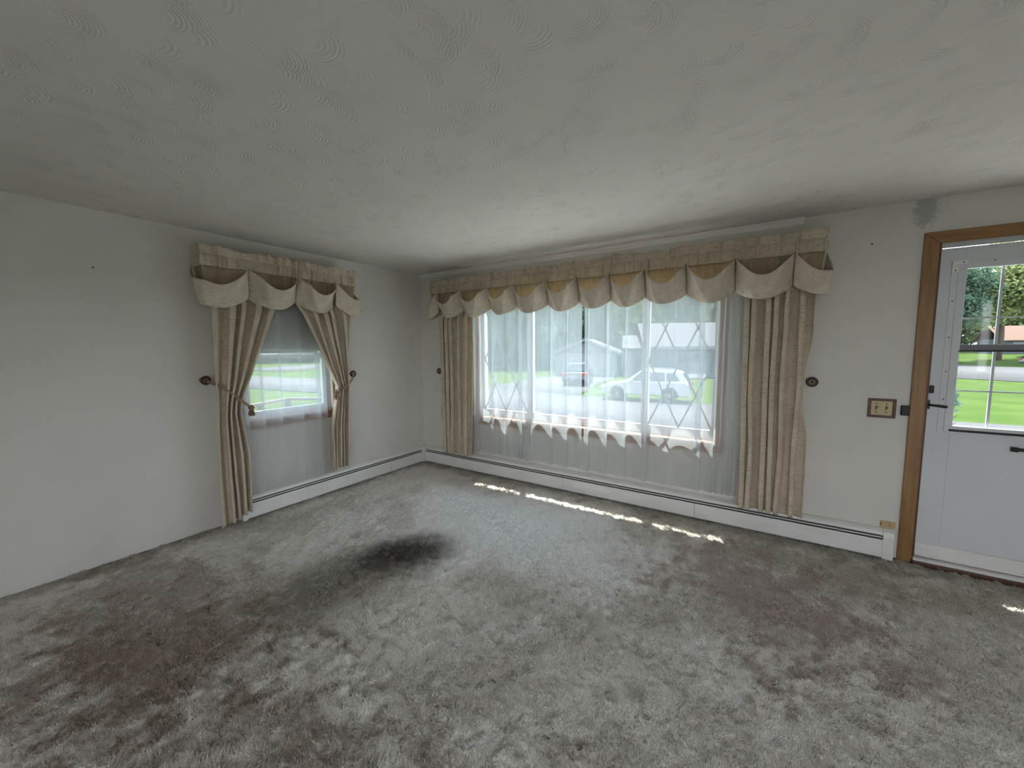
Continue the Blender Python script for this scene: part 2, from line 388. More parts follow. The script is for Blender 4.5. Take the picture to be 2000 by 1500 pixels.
# ------------------------------------------------------------------ the room shell
H = 2.40
XR, YB = 6.30, -6.00                     # far ends of the room behind the camera
WT = 0.16
def wall_with_holes(name, along, a0, a1, d0, d1, holes, z1=H):
    """wall built of joined boxes around its openings; holes: (a0,a1,z0,z1) sorted"""
    m = MB()
    def bx(p0, p1, q0, q1):
        if p1-p0 < 1e-4 or q1-q0 < 1e-4: return
        if along == 'x': m.box(p0, p1, d0, d1, q0, q1)
        else: m.box(d0, d1, p0, p1, q0, q1)
    c = a0
    for (h0, h1, q0, q1) in holes:
        bx(c, h0, 0, z1); bx(h0, h1, 0, q0); bx(h0, h1, q1, z1); c = h1
    bx(c, a1, 0, z1)
    return tag(m.build(name, 'wall_patched' if name == 'wall_front' else 'wall'), kind='structure')
WX0, WX1, WZ0, WZ1 = 0.945, 3.435, 0.66, 1.97      # picture window opening
LY0, LY1, LZ0, LZ1 = -2.09, -1.27, 0.845, 1.95     # side window opening
DX0, DX1, DZ1 = 4.645, 5.565, 2.125                # front door opening
wall_front = wall_with_holes('wall_front', 'x', -WT, XR+WT, 0, WT, [(WX0, WX1, WZ0, WZ1), (DX0, DX1, 0, DZ1)])
wall_left = wall_with_holes('wall_left', 'y', YB-WT, 0, -WT, 0, [(LY0, LY1, LZ0, LZ1)])
wall_right = wall_with_holes('wall_right', 'y', YB-WT, 0, XR, XR+WT, [(-5.2, -4.4, 0.9, 2.1)])  # unseen opening added to let sky light in
wall_back = wall_with_holes('wall_back', 'x', 0, XR, YB-WT, YB, [(3.1, 5.9, 0.35, 1.80)])  # unseen opening added, sized and placed for fill light from behind
ceiling = tag(MB().box(-WT, XR+WT, YB-WT, WT, H, H+0.15).build('ceiling', 'ceiling'), kind='structure')
sub_floor = tag(MB().box(-WT, XR+WT, YB-WT, WT, -0.25, -0.014).build('floor_slab', 'concrete'), kind='structure')

# carpet: displaced pile surface
rng = np.random.default_rng(5)
nx, ny = 700, 560
X = np.linspace(0.0, XR, nx); Y = np.linspace(YB, 0.0, ny)
# finer rows where the camera sees the carpet
Y = np.concatenate([np.linspace(YB, -4.2, 60, endpoint=False), np.linspace(-4.2, 0.0, 500)])
X = np.concatenate([np.linspace(0, 5.3, 640), np.linspace(5.3, XR, 41)[1:]])
nx, ny = len(X), len(Y)
GX, GY = np.meshgrid(X, Y)
Z = 0.0045*vnoise(rng, ny, nx, 95, 130)+0.0030*vnoise(rng, ny, nx, 210, 280)+0.0022*rng.standard_normal((ny, nx))
Z = np.clip(Z-0.004, -0.016, 0.012)
floor = grid_mesh('floor', np.stack([GX, GY, Z], axis=-1), 'carpet', smooth=True)
tag(floor, kind='structure')
# dye mottling, wear, dark patches and painted window light of the carpet
def fbm(g0, g1, octs, rough=0.62):
    r = np.zeros((ny, nx)); a = 1.0; n_ = 0.0
    for k in range(octs):
        r += a*vnoise(rng, ny, nx, g0*2**k, g1*2**k); n_ += a*a; a *= rough
    return r/math.sqrt(n_)          # roughly unit variance
fA = fbm(11, 15, 4); fB = fbm(44, 58, 4, 0.75); fC = fbm(36, 48, 4, 0.75)
def sstep(x, e0, e1):
    q = np.clip((x-e0)/(e1-e0), 0, 1); return q*q*(3-2*q)
def blob(cx, cy, rx, ry, ang, amp, e0, e1, f):
    c, s_ = math.cos(ang), math.sin(ang)
    ax, ay = GX-cx, GY-cy
    return 1-sstep(np.hypot((ax*c+ay*s_)/rx, (ay*c-ax*s_)/ry)+amp*f, e0, e1)
tone = np.ones((ny, nx, 3))*np.array((0.92, 0.885, 0.835))
def lay(fac, k, c):
    global tone
    w_ = (fac*k)[:, :, None]; tone = tone*(1-w_)+np.array(c)*w_
lay(sstep(fA, -0.8, 1.2), 0.8, (0.74, 0.695, 0.64))
lay(sstep(fB, 0.3, 1.9), 0.42, (0.46, 0.38, 0.32))
lay(sstep(fC, 0.4, 1.8), 0.40, (0.95, 0.93, 0.91))
lay(blob(2.0, -0.95, 1.1, 0.75, -0.2, 0.16, 0.5, 1.2, fA), 0.75, (0.95, 0.94, 0.93))          # window light on the carpet, painted as a paler area
lay(blob(3.80, -1.00, 0.60, 0.80, 0.6, 0.42, 0.35, 0.95, fB), 0.65, (0.50, 0.385, 0.35))        # pinkish trodden patches towards the door
lay(blob(4.1, -0.45, 1.0, 0.32, 0.0, 0.25, 0.4, 1.1, fC), 0.5, (0.50, 0.47, 0.38))            # olive soiling by the heater end
lay(blob(1.30, -3.12, 0.70, 0.50, 0.5, 0.40, 0.30, 1.25, fB), 0.80, (0.38, 0.285, 0.215))        # brown trodden area
lay(blob(0.6, -2.9, 0.9, 0.35, 0.1, 0.35, 0.5, 1.1, fC), 0.5, (0.46, 0.38, 0.32))
lay(blob(2.35, -2.95, 0.55, 0.25, 0.6, 0.4, 0.2, 1.0, fC), 0.55, (0.42, 0.345, 0.28))
lay(blob(1.56, -2.14, 0.38, 0.72, -0.18, 0.14, 0.35, 1.15, fA), 0.80, (0.29, 0.265, 0.205))     # long dark smudge ...
lay(blob(1.62, -1.80, 0.27, 0.40, -0.45, 0.10, 0.20, 1.15, fB), 0.90, (0.085, 0.072, 0.07))     # ... with a dark end
lay(np.maximum(sstep(GY+0.05*fB, -0.30, -0.08), sstep(-GX+0.05*fB, -0.24, -0.02)), 0.6, (0.34, 0.31, 0.25))   # darker line along the walls
tone = np.clip(tone, 0.02, 0.96)
def set_tone(me, rgb):
    ca = me.color_attributes.new('yarn_tone', 'FLOAT_COLOR', 'POINT')
    ca.data.foreach_set('color', np.concatenate([rgb, np.ones((len(rgb), 1))], axis=1).astype(np.float32).ravel())
set_tone(floor.data, tone.reshape(-1, 3))

# carpet pile: short yarn blades standing on the floor, denser towards the viewer's side of the room
NB = 900000
pr_ = np.random.default_rng(77)
cand = pr_.uniform([0.01, -4.6], [5.75, -0.03], (NB*4, 2))
dist = np.hypot(cand[:, 0]-3.8, cand[:, 1]+3.6)
keep = pr_.uniform(0, 1, len(cand)) < np.clip(1.9/np.maximum(dist, 1.4), 0.22, 1.0)**1.3
cand = cand[keep][:NB]; NB = len(cand)
ix = np.clip(np.searchsorted(X, cand[:, 0]), 0, nx-1); iy = np.clip(np.searchsorted(Y, cand[:, 1]), 0, ny-1)
lean_x = vnoise(pr_, ny, nx, 120, 150)[iy, ix]*0.55+pr_.normal(0, 0.45, NB); lean_y = vnoise(pr_, ny, nx, 120, 150)[iy, ix]*0.55+pr_.normal(0, 0.45, NB)
base = np.stack([cand[:, 0], cand[:, 1], Z[iy, ix]-0.002], axis=1)
hgt = pr_.uniform(0.009, 0.017, NB)
tip = base+np.stack([lean_x*0.013, lean_y*0.013, hgt], axis=1)
an = pr_.uniform(0, math.pi, NB); wv = np.stack([np.cos(an), np.sin(an), np.zeros(NB)], axis=1)*(pr_.uniform(0.0022, 0.0038, NB))[:, None]
V = np.stack([base-wv, base+wv, tip], axis=1).reshape(-1, 3).astype(np.float32)
me = bpy.data.meshes.new('carpet_pile')
me.vertices.add(NB*3); me.vertices.foreach_set('co', V.ravel()); me.loops.add(NB*3); me.loops.foreach_set('vertex_index', np.arange(NB*3, dtype=np.int32))
me.polygons.add(NB); me.polygons.foreach_set('loop_start', np.arange(0, NB*3, 3, dtype=np.int32)); me.polygons.foreach_set('loop_total', np.full(NB, 3, dtype=np.int32))
me.update(calc_edges=True)
set_tone(me, np.repeat(tone[iy, ix], 3, axis=0))
pile = link('carpet_pile', me, 'carpet_pile', floor); tag(pile, kind='stuff')

# cove strip where the front wall meets the ceiling
prof = [(0, H-0.046), (-0.006, H-0.045), (-0.009, H-0.038), (-0.016, H-0.020), (-0.030, H-0.009), (-0.034, H-0.001), (0, H-0.001)]
tag(MB().prism(prof, 'x', 0.0, 3.95).build('trim_1', M['heater']), kind='structure')

# own roof overhang (casts the shade over the windows)
tag(MB().prism([(0.16, H+0.02), (0.570, H-0.05), (0.570, H+0.08), (-1.0, H+0.75), (-1.0, H+0.16), (0.16, H+0.16)], 'x', -0.6, XR+0.6).build('roof_overhang', 'eave'), kind='structure')

# ------------------------------------------------------------------ picture window (front wall)
def lattice(parent, x0, x1, z0, z1, y):
    m0, m1 = (x0+x1)/2, (z0+z1)/2
    for (a, b, c, d) in ((x0, z0, x1, z1), (m0, z0, x1, m1), (x0, m1, m0, z1), (x1, z0, x0, z1), (m0, z0, x0, m1), (x1, m1, m0, z1)):
        MB().bar((a, y, b), (c, y, d), 0.014, 0.009).build('lattice_bar', 'lead', parent)
win1 = empty('window_1', (2.19, 0, 0.62), kind='structure')
MB().box(0.875, 3.505, -0.058, 0.045, 0.652, 0.676).build('window_stool', 'sill_x', win1, bevel=0.004)
MB().box(0.900, 3.485, -0.016, 0.0, 0.582, 0.652).build('apron', 'sill_x', win1, bevel=0.003)
MB().box(0.893, 0.950, -0.018, 0.0, 0.676, 2.03).build('casing', 'sill_z', win1, bevel=0.003)
MB().box(3.430, 3.487, -0.018, 0.0, 0.676, 2.03).build('casing', 'sill_z', win1, bevel=0.003)
MB().box(0.950, 3.430, -0.018, 0.0, 1.965, 2.03).build('casing', 'sill_x', win1, bevel=0.003)
fy0, fy1 = 0.045, 0.125
fr = MB()
fr.box(WX0, WX1, fy0, fy1, 0.66, 0.705); fr.box(WX0, WX1, fy0, fy1, 1.945, WZ1)
fr.box(WX0, 0.962, fy0, fy1, 0.705, 1.945); fr.box(3.412, WX1, fy0, fy1, 0.705, 1.945)
fr.box(1.583, 1.622, fy0, fy1, 0.705, 1.945); fr.box(2.808, 2.842, fy0, fy1, 0.705, 1.945)
fr.build('frame', 'white_vinyl', win1, bevel=0.003)
for (x0, x1, diamonds) in ((0.962, 1.583, True), (1.622, 2.808, False), (2.842, 3.412, True)):
    b = 0.020 if diamonds else 0.014
    s = MB()
    s.box(x0, x1, 0.05, 0.09, 0.705, 0.755); s.box(x0, x1, 0.05, 0.09, 1.925, 1.945)
    s.box(x0, x0+b, 0.05, 0.09, 0.755, 1.925); s.box(x1-b, x1, 0.05, 0.09, 0.755, 1.925)
    so = s.build('sash', 'white_vinyl', win1, bevel=0.003)
    MB().box(x0+b, x1-b, 0.068, 0.072, 0.755, 1.925).build('pane', 'glass', so)
    if diamonds: lattice(so, x0+b, x1-b, 0.757, 1.925, 0.062)
# ------------------------------------------------------------------ side window (left wall)
win2 = empty('window_2', (0, -1.68, 0.78), kind='structure')
MB().box(-0.045, 0.050, LY0-0.075, LY1+0.075, 0.838, 0.860).build('window_stool', 'sill_y', win2, bevel=0.004)
MB().box(0.0, 0.016, LY0-0.055, LY1+0.055, 0.770, 0.838).build('apron', 'sill_y', win2, bevel=0.003)
MB().box(0.0, 0.018, LY0-0.055, LY0, 0.860, 2.01).build('casing', 'sill_z', win2, bevel=0.003)
MB().box(0.0, 0.018, LY1, LY1+0.055, 0.860, 2.01).build('casing', 'sill_z', win2, bevel=0.003)
MB().box(0.0, 0.018, LY0, LY1, 1.95, 2.01).build('casing', 'sill_y', win2, bevel=0.003)
f = MB()
f.box(-0.13, -0.045, LY0, LY1, 0.845, 0.872); f.box(-0.13, -0.045, LY0, LY1, 1.925, LZ1)
f.box(-0.13, -0.045, LY0, LY0+0.03, 0.872, 1.925); f.box(-0.13, -0.045, LY1-0.03, LY1, 0.872, 1.925)
f.build('frame', 'white_vinyl', win2, bevel=0.003)
for (z0, z1, xo) in ((0.872, 1.42, -0.055), (1.39, 1.925, -0.095)):
    s = MB(); y0, y1 = LY0+0.03, LY1-0.03
    s.box(xo-0.03, xo, y0, y1, z0, z0+0.045); s.box(xo-0.03, xo, y0, y1, z1-0.03, z1)
    s.box(xo-0.03, xo, y0, y0+0.04, z0+0.045, z1-0.03); s.box(xo-0.03, xo, y1-0.04, y1, z0+0.045, z1-0.03)
    so = s.build('sash', 'white_vinyl', win2, bevel=0.003)
    MB().box(xo-0.017, xo-0.013, y0+0.04, y1-0.04, z0+0.045, z1-0.03).build('pane', 'glass', so)
# roller blind half way down
rb = empty('roller_blind', (-0.02, -1.68, 1.465), 'grey roller blind drawn half down in the small side window', 'blind')
MB().tube([(-0.02, LY0+0.01, 1.925), (-0.02, LY1-0.01, 1.925)], 0.018, 14).build('roller', 'blind', rb, True)
MB().box(-0.0395, -0.0380, LY0+0.02, LY1-0.02, 1.475, 1.92).build('blind_cloth', 'blind', rb)
MB().box(-0.044, -0.033, LY0+0.02, LY1-0.02, 1.455, 1.477).build('hem_bar', 'white_vinyl', rb, bevel=0.003)

# ------------------------------------------------------------------ front door
door = empty('door_1', (5.105, 0.03, 0.0), kind='structure')
trim2 = empty('trim_2', (4.61, 0, 0), kind='structure')
def casing_z(x0, x1, z0, z1, mitre):   # mitred casing leg
    return MB().prism([(x0, z0), (x1, z0), (x1, z1-mitre*(x1-x0)) if mitre > 0 else (x1, z1), (x0, z1) if mitre > 0 else (x0, z1-(x1-x0))], 'y', -0.019, 0.0)
casing_z(4.577, 4.650, 0.0, 2.186, 1).build('casing', 'oak_z', trim2, bevel=0.004)
casing_z(5.560, 5.633, 0.0, 2.186, -1).build('casing', 'oak_z', trim2, bevel=0.004)
MB().prism([(4.577, 2.186), (4.650, 2.113), (5.560, 2.113), (5.633, 2.186)], 'y', -0.019, 0.0).build('casing', 'oak_x', trim2, bevel=0.004)
# jamb liners, white stop strips, threshold
MB().box(DX0, DX0+0.018, 0.0, 0.15, 0.03, DZ1).build('jamb', 'dark_wood', trim2)
MB().box(DX1-0.018, DX1, 0.0, 0.15, 0.03, DZ1).build('jamb', 'dark_wood', trim2)
MB().box(DX0+0.018, DX1-0.018, 0.0, 0.15, DZ1-0.018, DZ1).build('jamb', 'white_vinyl', trim2)
MB().box(DX0+0.018, DX0+0.024, 0.012, 0.03, 0.03, DZ1-0.018).build('weather_strip', 'white_vinyl', trim2)
MB().box(DX0+0.018, DX1-0.018, 0.010, 0.03, DZ1-0.040, DZ1-0.018).build('weather_strip', 'white_vinyl', trim2)
MB().box(DX0, DX1, -0.045, 0.15, -0.01, 0.018).build('threshold', 'dark_wood', trim2, bevel=0.004)
MB().box(DX0+0.01, DX1-0.01, -0.022, 0.15, 0.018, 0.036).build('threshold_strip', M['heater'], trim2, bevel=0.004)
dx0, dx1 = 4.668, 5.542
gx0, gx1, gz0, gz1 = 4.785, 5.425, 0.945, 1.952
slab = MB()
slab.box(dx0, gx0, 0.032, 0.076, 0.04, 2.083); slab.box(gx1, dx1, 0.032, 0.076, 0.04, 2.083)
slab.box(gx0, gx1, 0.032, 0.076, 0.04, gz0); slab.box(gx0, gx1, 0.032, 0.076, gz1, 2.083)
slab.build('door_slab', 'door_white', door, bevel=0.002)
gf = MB()
for (a, b, c, d, yy) in ((4.722, 5.488, 0.895, 2.000, 0.028), (4.752, 5.458, 0.912, 1.985, 0.023)):
    t_ = 0.038
    gf.box(a, b, yy, 0.032, c, c+t_); gf.box(a, b, yy, 0.032, d-t_, d); gf.box(a, a+t_, yy, 0.032, c+t_, d-t_); gf.box(b-t_, b, yy, 0.032, c+t_, d-t_)
gf.build('glazing_frame', 'door_white', door, bevel=0.003)
MB().box(gx0, gx1, 0.026, 0.07, 1.436, 1.474).build('meeting_rail', M['lead'], door, bevel=0.003)
MB().box(gx0, gx1, 0.022, 0.03, 1.428, 1.438).build('rail_gasket', 'black', door)
cols = [gx0, gx0+(gx1-gx0)*0.255, gx0+(gx1-gx0)*0.745, gx1]
for (z0, z1, zm) in ((1.474, gz1, 1.640), (gz0, 1.436, 1.178)):
    for xm in cols[1:3]: MB().box(xm-0.006, xm+0.006, 0.050, 0.062, z0, z1).build('muntin', 'white_vinyl', door)
    MB().box(gx0, gx1, 0.051, 0.061, zm-0.0045, zm+0.0045).build('muntin', 'white_vinyl', door)
    for k in range(3):
        for (p0, p1) in ((z0, zm), (zm, z1)):
            MB().box(cols[k], cols[k+1], 0.055, 0.058, p0, p1).build('pane', 'glass', door)
cb = MB().box(4.722, 4.790, 0.018, 0.028, 1.972, 2.000); cb.box(4.722, 4.752, 0.018, 0.028, 1.925, 1.972)
cb.build('corner_bracket', M['almond'] if False else 'heater', door, bevel=0.002)
for (x, z) in ((4.737, 1.94), (4.77, 1.986), (4.738, 1.75), (4.738, 1.52), (4.739, 1.30), (4.74, 1.12), (4.90, 1.985)):
    MB().lathe((x, 0.028 if z < 1.93 else 0.018, z), (0, -1, 0), [(0, 0.004), (0.0015, 0.004), (0.003, 0.002)], 8).build('screw', 'screw', door)
MB().box(4.775, 5.1, 0.016, 0.030, 0.914, 0.928).build('sash_lift', 'black', door, bevel=0.003)
sweep = MB().box(dx0+0.002, dx1-0.002, 0.020, 0.032, 0.045, 0.135); sweep.box(dx0+0.002, dx1-0.002, 0.012, 0.032, 0.045, 0.060)
sweep.build('door_sweep', 'heater', door, bevel=0.003)
# latch and lever
dl = MB().box(4.664, 4.690, 0.008, 0.034, 1.158, 1.208).build('deadbolt', 'black', door, bevel=0.004)
lv = MB().box(4.662, 4.677, 0.010, 0.034, 1.052, 1.112).build('lever_plate', 'black', door, bevel=0.003)
MB().tube([(4.668, 0.012, 1.082), (4.676, -0.016, 1.082), (4.70, -0.022, 1.080), (4.735, -0.022, 1.076), (4.748, -0.020, 1.076)], [0.007, 0.007, 0.0085, 0.010, 0.009], 10).build('lever', 'black', lv, True)
cl = MB().box(5.055, 5.25, 0.012, 0.032, 0.822, 0.842); cl.box(5.045, 5.075, 0.006, 0.032, 0.818, 0.846)
cl.build('pull_bar', 'black', door, bevel=0.003)
# black keeper block on the wall beside the casing
kb = empty('keeper_block', (4.554, 0, 1.0), 'small black block fixed on the wall against the oak door casing', 'door catch')
MB().box(4.536, 4.577, -0.026, 0.0, 1.002, 1.070).build('housing', 'black', kb, bevel=0.004)
MB().box(4.540, 4.573, -0.029, -0.026, 1.012, 1.060).build('face_plate', 'black', kb, bevel=0.001)

# ------------------------------------------------------------------ wall plates
sw = empty('light_switch', (4.44, 0, 0.974), 'brown wood-framed cream double light switch beside the front door', 'light switch')
fx0, fx1, fz0, fz1 = 4.369, 4.513, 0.976, 1.108
b = MB(); e = 0.017
b.prism([(fx0, fz0), (fx1, fz0), (fx1-e, fz0+e), (fx0+e, fz0+e)], 'y', -0.012, 0); b.prism([(fx0, fz1), (fx0+e, fz1-e), (fx1-e, fz1-e), (fx1, fz1)], 'y', -0.012, 0)
b.prism([(fx0, fz0), (fx0+e, fz0+e), (fx0+e, fz1-e), (fx0, fz1)], 'y', -0.012, 0); b.prism([(fx1, fz0), (fx1, fz1), (fx1-e, fz1-e), (fx1-e, fz0+e)], 'y', -0.012, 0)
b.build('frame', 'dark_wood', sw, bevel=0.002)
swp = MB().box(fx0+e, fx1-e, -0.007, 0, fz0+e, fz1-e).build('plate', 'cream', sw, bevel=0.001)
for x in (4.414, 4.466):
    MB().box(x-0.006, x+0.006, -0.0085, -0.006, 1.030, 1.056).build('toggle_slot', 'screw', swp)
    MB().prism([(-0.007, 1.035), (-0.020, 1.030), (-0.020, 1.037), (-0.007, 1.046)], 'x', x-0.004, x+0.004).build('toggle', 'cream', swp, bevel=0.001)
    for z in (1.014, 1.072):
        MB().lathe((x, -0.007, z), (0, -1, 0), [(0, 0.0042), (0.001, 0.0042), (0.002, 0.002)], 10).build('screw', 'screw', swp)
jk = empty('cable_jack', (4.518, 0, 0.205), 'cream cable jack plate just above the heater end beside the door', 'jack plate')
MB().box(4.480, 4.560, -0.012, 0.0, 0.206, 0.252).build('plate', 'almond', jk, bevel=0.002)
MB().lathe((4.528, -0.012, 0.230), (0, -1, 0), [(0, 0.006), (0.006, 0.006), (0.006, 0.003), (0.009, 0.003)], 12).build('connector', 'brass', jk, True)
MB().box(4.483, 4.488, -0.0135, -0.012, 0.222, 0.238).build('slot', 'screw', jk)
# nails left in the walls
def nail(c, ax, label):
    o = MB().lathe(c, ax, [(-0.01, 0.002), (0.004, 0.002), (0.0045, 0.0055), (0.007, 0.005), (0.008, 0.002)], 10).build('nail', 'screw')
    tag(o, label, 'nail', 'nails left in the walls')
nail((4.327, 0, 2.157), (0, -1, 0), 'dark nail in the front wall between valance and door casing')
nail((0, -3.42, 1.885), (1, 0, 0), 'dark nail in the blank left wall, further from the side window')
nail((0, -2.93, 2.02), (1, 0, 0), 'dark nail in the left wall, nearer the side window curtain')
nail((0, -0.885, 1.89), (1, 0, 0), 'dark nail in the left wall between side window and room corner')

# ------------------------------------------------------------------ baseboard heaters
def heater(name, fmap, s0, s1, seams, label, endcaps):
    """fmap(s,d,z) -> world"""
    c = fmap((s0+s1)/2, 0.0, 0.0)
    root = empty(name, c, label, 'heater')
    def P(poly, a, b, nm, mat, bv=0.0):
        n = len(poly); m = MB()
        m.v = [fmap(a, d, z) for d, z in poly]+[fmap(b, d, z) for d, z in poly]
        m.f = [tuple(range(n)), tuple(range(2*n-1, n-1, -1))]+[(i, n+i, n+(i+1) % n, (i+1) % n) for i in range(n)]
        return m.build(nm, mat, root, bevel=bv)
    P([(0.0, 0.02), (0.008, 0.02), (0.008, 0.20), (0.0, 0.20)], s0, s1, 'back_plate', 'heater')
    P([(0.008, 0.203), (0.030, 0.199), (0.056, 0.188), (0.062, 0.176), (0.062, 0.166), (0.058, 0.166), (0.058, 0.175), (0.052, 0.184), (0.030, 0.193), (0.008, 0.196)], s0, s1, 'hood', 'heater')
    P([(0.010, 0.03), (0.050, 0.03), (0.050, 0.160), (0.010, 0.160)], s0+0.01, s1-0.01, 'fin_core', 'dark_slot')
    P([(0.052, 0.149), (0.066, 0.147), (0.066, 0.151), (0.052, 0.154)], s0+0.005, s1-0.005, 'damper', 'heater')
    edges = [s0]+list(seams)+[s1]
    for a, b in zip(edges[:-1], edges[1:]):
        P([(0.062, 0.012), (0.070, 0.012), (0.073, 0.024), (0.073, 0.126), (0.068, 0.136), (0.060, 0.136), (0.062, 0.125)], a+0.0012, b-0.0012, 'front_cover', 'heater', 0.001)
    for (a, b) in endcaps:
        P([(0.0, 0.004), (0.076, 0.004), (0.076, 0.165), (0.066, 0.192), (0.030, 0.204), (0.0, 0.206)], a, b, 'end_cap', 'heater', 0.002)
    return root
FM = lambda s, d, z: (s, -d, z)
LM = lambda s, d, z: (d, s, z)
heater('baseboard_heater', FM, 0.078, 4.492, (0.62, 2.06, 3.30), 'long white baseboard heater under the picture window', [(4.490, 4.546)])
heater('baseboard_heater', LM, -2.16, -0.078, (-1.62, -0.62), 'short white baseboard heater under the side window', [(-2.19, -2.155), (-0.10, -0.0)])
# ------------------------------------------------------------------ curtains
def pw(zs, vals):
    return lambda z: np.interp(z, zs, vals)
def drape(fmap, sL, sR, dc, amp, nf, zb, zt, seed, name, mat, parent, ncol=220, nrow=70, sharp=0.6, lean=0.55, thick=0.0022, drift=0.5, dcf=None):
    rng = np.random.default_rng(seed)
    u = np.linspace(0, 1, ncol)
    warp = u + 0.35/nf*np.interp(u, np.linspace(0, 1, nf+1), rng.uniform(-1, 1, nf+1))
    ampu = amp*(0.65+0.7*rng.uniform(0, 1, nf+1))
    au = np.interp(u, np.linspace(0, 1, nf+1), ampu)
    nz = vnoise(rng, nrow, ncol, 4, nf)
    out = np.zeros((nrow, ncol, 3)); uv = np.zeros((nrow, ncol, 2))
    for i in range(nrow):
        t = i/(nrow-1)
        z0 = zt-(zt-(zb(u) if callable(zb) else np.full(ncol, zb)))*t
        ph = 2*math.pi*nf*warp + drift*nz[i]
        w_ = np.sin(ph); prof = np.sign(w_)*np.abs(w_)**sharp
        a, b = sL(z0.mean()), sR(z0.mean())
        s = a+(b-a)*(u+lean/nf*0.5*np.sin(2*ph+0.8)*0.6+lean/nf*0.5*np.cos(ph))
        hd = np.clip((z0-1.80)/0.14, 0, 1)          # the heading sits back on its rod behind the valance
        d = (dc if dcf is None else dc+dcf(z0, u))-0.048*hd+au*prof*(1-0.55*hd)
        d = np.maximum(d, 0.022)
        p = np.array([fmap(s[k], d[k], z0[k]) for k in range(ncol)])
        out[i] = p
        uv[i, :, 0] = u*2.2*abs(sR(zt)-sL(zt)); uv[i, :, 1] = z0
    return grid_mesh(name, out, mat, parent, True, thick, uv)

# valance -----------------------------------------------------------
def valance(root, fmap, s0, s1, D, peaks, z_top, seed, wind):
    rng = np.random.default_rng(seed); r = 0.02
    total = 2*D+(s1-s0)
    def path(t):
        if t < D: return (s0, t, -1.0, 0.0)
        if t < D+(s1-s0): return (s0+t-D, D, 0.0, 1.0)
        return (s1, D-(t-D-(s1-s0)), 1.0, 0.0)
    def at(t, o, z):
        s, d, ns, nd = path(min(max(t, 0.0), total))
        # round the corners
        for cs, sg in ((s0, -1), (s1, 1)):
            k = abs(s-cs)+abs(D-d)
            if k < r:
                w_ = 0.5*(1+k/r) if nd == 1.0 else 0.5*(1-k/r)
                ns, nd = sg*(1-w_), w_
                l = math.hypot(ns, nd); ns /= l; nd /= l
        return fmap(s+ns*o, max(d+nd*o, 0.002), z)
    # gathered heading
    nc = int(total/0.006); T = np.linspace(0, total, nc)
    g1 = noise1(rng, nc, int(total/0.022)); g2 = noise1(rng, nc, int(total/0.035)); g3 = noise1(rng, nc, int(total/0.013)); g4 = noise1(rng, nc, int(total/0.06))
    rows = [(0.0, 0.004, 1.0, 0), (0.012, 0.0, 1.0, 0), (0.030, -0.004, 0.9, 0), (0.046, -0.003, 0.75, 0), (0.056, -0.012, 0.3, 1), (0.062, -0.013, 0.25, 1), (0.070, -0.004, 0.6, 1), (0.085, 0.0, 0.8, 1), (0.105, 0.002, 0.9, 1), (0.125, 0.0, 0.8, 1), (0.142, -0.006, 0.5, 1), (0.152, -0.008, 0.4, 1)]
    P = np.zeros((len(rows), nc, 3))
    for i, (dz, off, a, k) in enumerate(rows):
        for j in range(nc):
            o = off+a*(0.0140*g1[j]+0.0070*g2[j] if k == 0 else 0.0130*g3[j]+0.0090*g1[j])
            zz = z_top-dz+(0.006*g4[j]+0.004*g1[j])*(1.0 if i == 0 else 0.6 if i == 1 else 0.2 if i < 4 else 0.0)
            P[i, j] = at(T[j], o, zz)
    grid_mesh('heading', P, 'linen', root, True, 0.0015)
    # skirt that shows in the mouths of the swags
    zr = np.linspace(z_top-0.150, z_top-0.33, 9); P = np.zeros((9, nc, 3))
    for i, z in enumerate(zr):
        k = i/8
        for j in range(nc): P[i, j] = at(T[j], -0.010-0.030*k+(0.0045*g3[j]*(1-k)+0.006*g2[j]*k+0.004*g1[j]), z)
    grid_mesh('skirt', P, 'linen_thin', root, True, 0.0012)
    # swags
    tp = peaks
    for a, b in zip(tp[:-1], tp[1:]):
        nu, nv = 34, 16; P = np.zeros((nv, nu, 3)); wdt = b-a
        dep = rng.uniform(0.9, 1.15); ca, cb = rng.uniform(0.20, 0.42), rng.uniform(0.20, 0.42); tw = rng.uniform(-0.012, 0.012)
        rt_ = (0.5+0.5*min(1.0, wdt/0.36)); end_ = a < 0.05 or b > total-0.02; bl = 0.30 if end_ else 1.0
        for i in range(nv):
            v = i/(nv-1)
            for j in range(nu):
                u = j/(nu-1)
                arch = math.sin(math.pi*u)
                zl = z_top-0.136-0.156*rt_*arch**0.9
                zb_ = z_top-0.372-0.085*dep*rt_*arch**0.9+tw*(u-0.5)
                z = zl+(zb_-zl)*v
                c0, c1 = 0.16+(ca-0.02)*v, 0.16+(cb-0.02)*v
                fac = min(1.0, u/c0, (1-u)/c1)
                om = (0.104*(1-v)**1.3+0.022*v+0.010*math.sin(math.pi*v))*rt_*dep*bl
                o = 0.004+(om+0.066*bl*v**0.7)*fac-0.066*bl*v**0.7
                o += 0.008*math.sin(math.pi*u)*math.sin(5.5*v+dep*9)*v      # soft belly roll
                ed = min(u, 1-u)
                t = a+wdt*u
                P[i, j] = at(t, o+0.012, z)
        grid_mesh('swag', P, 'linen_lined', root, True, 0.002)

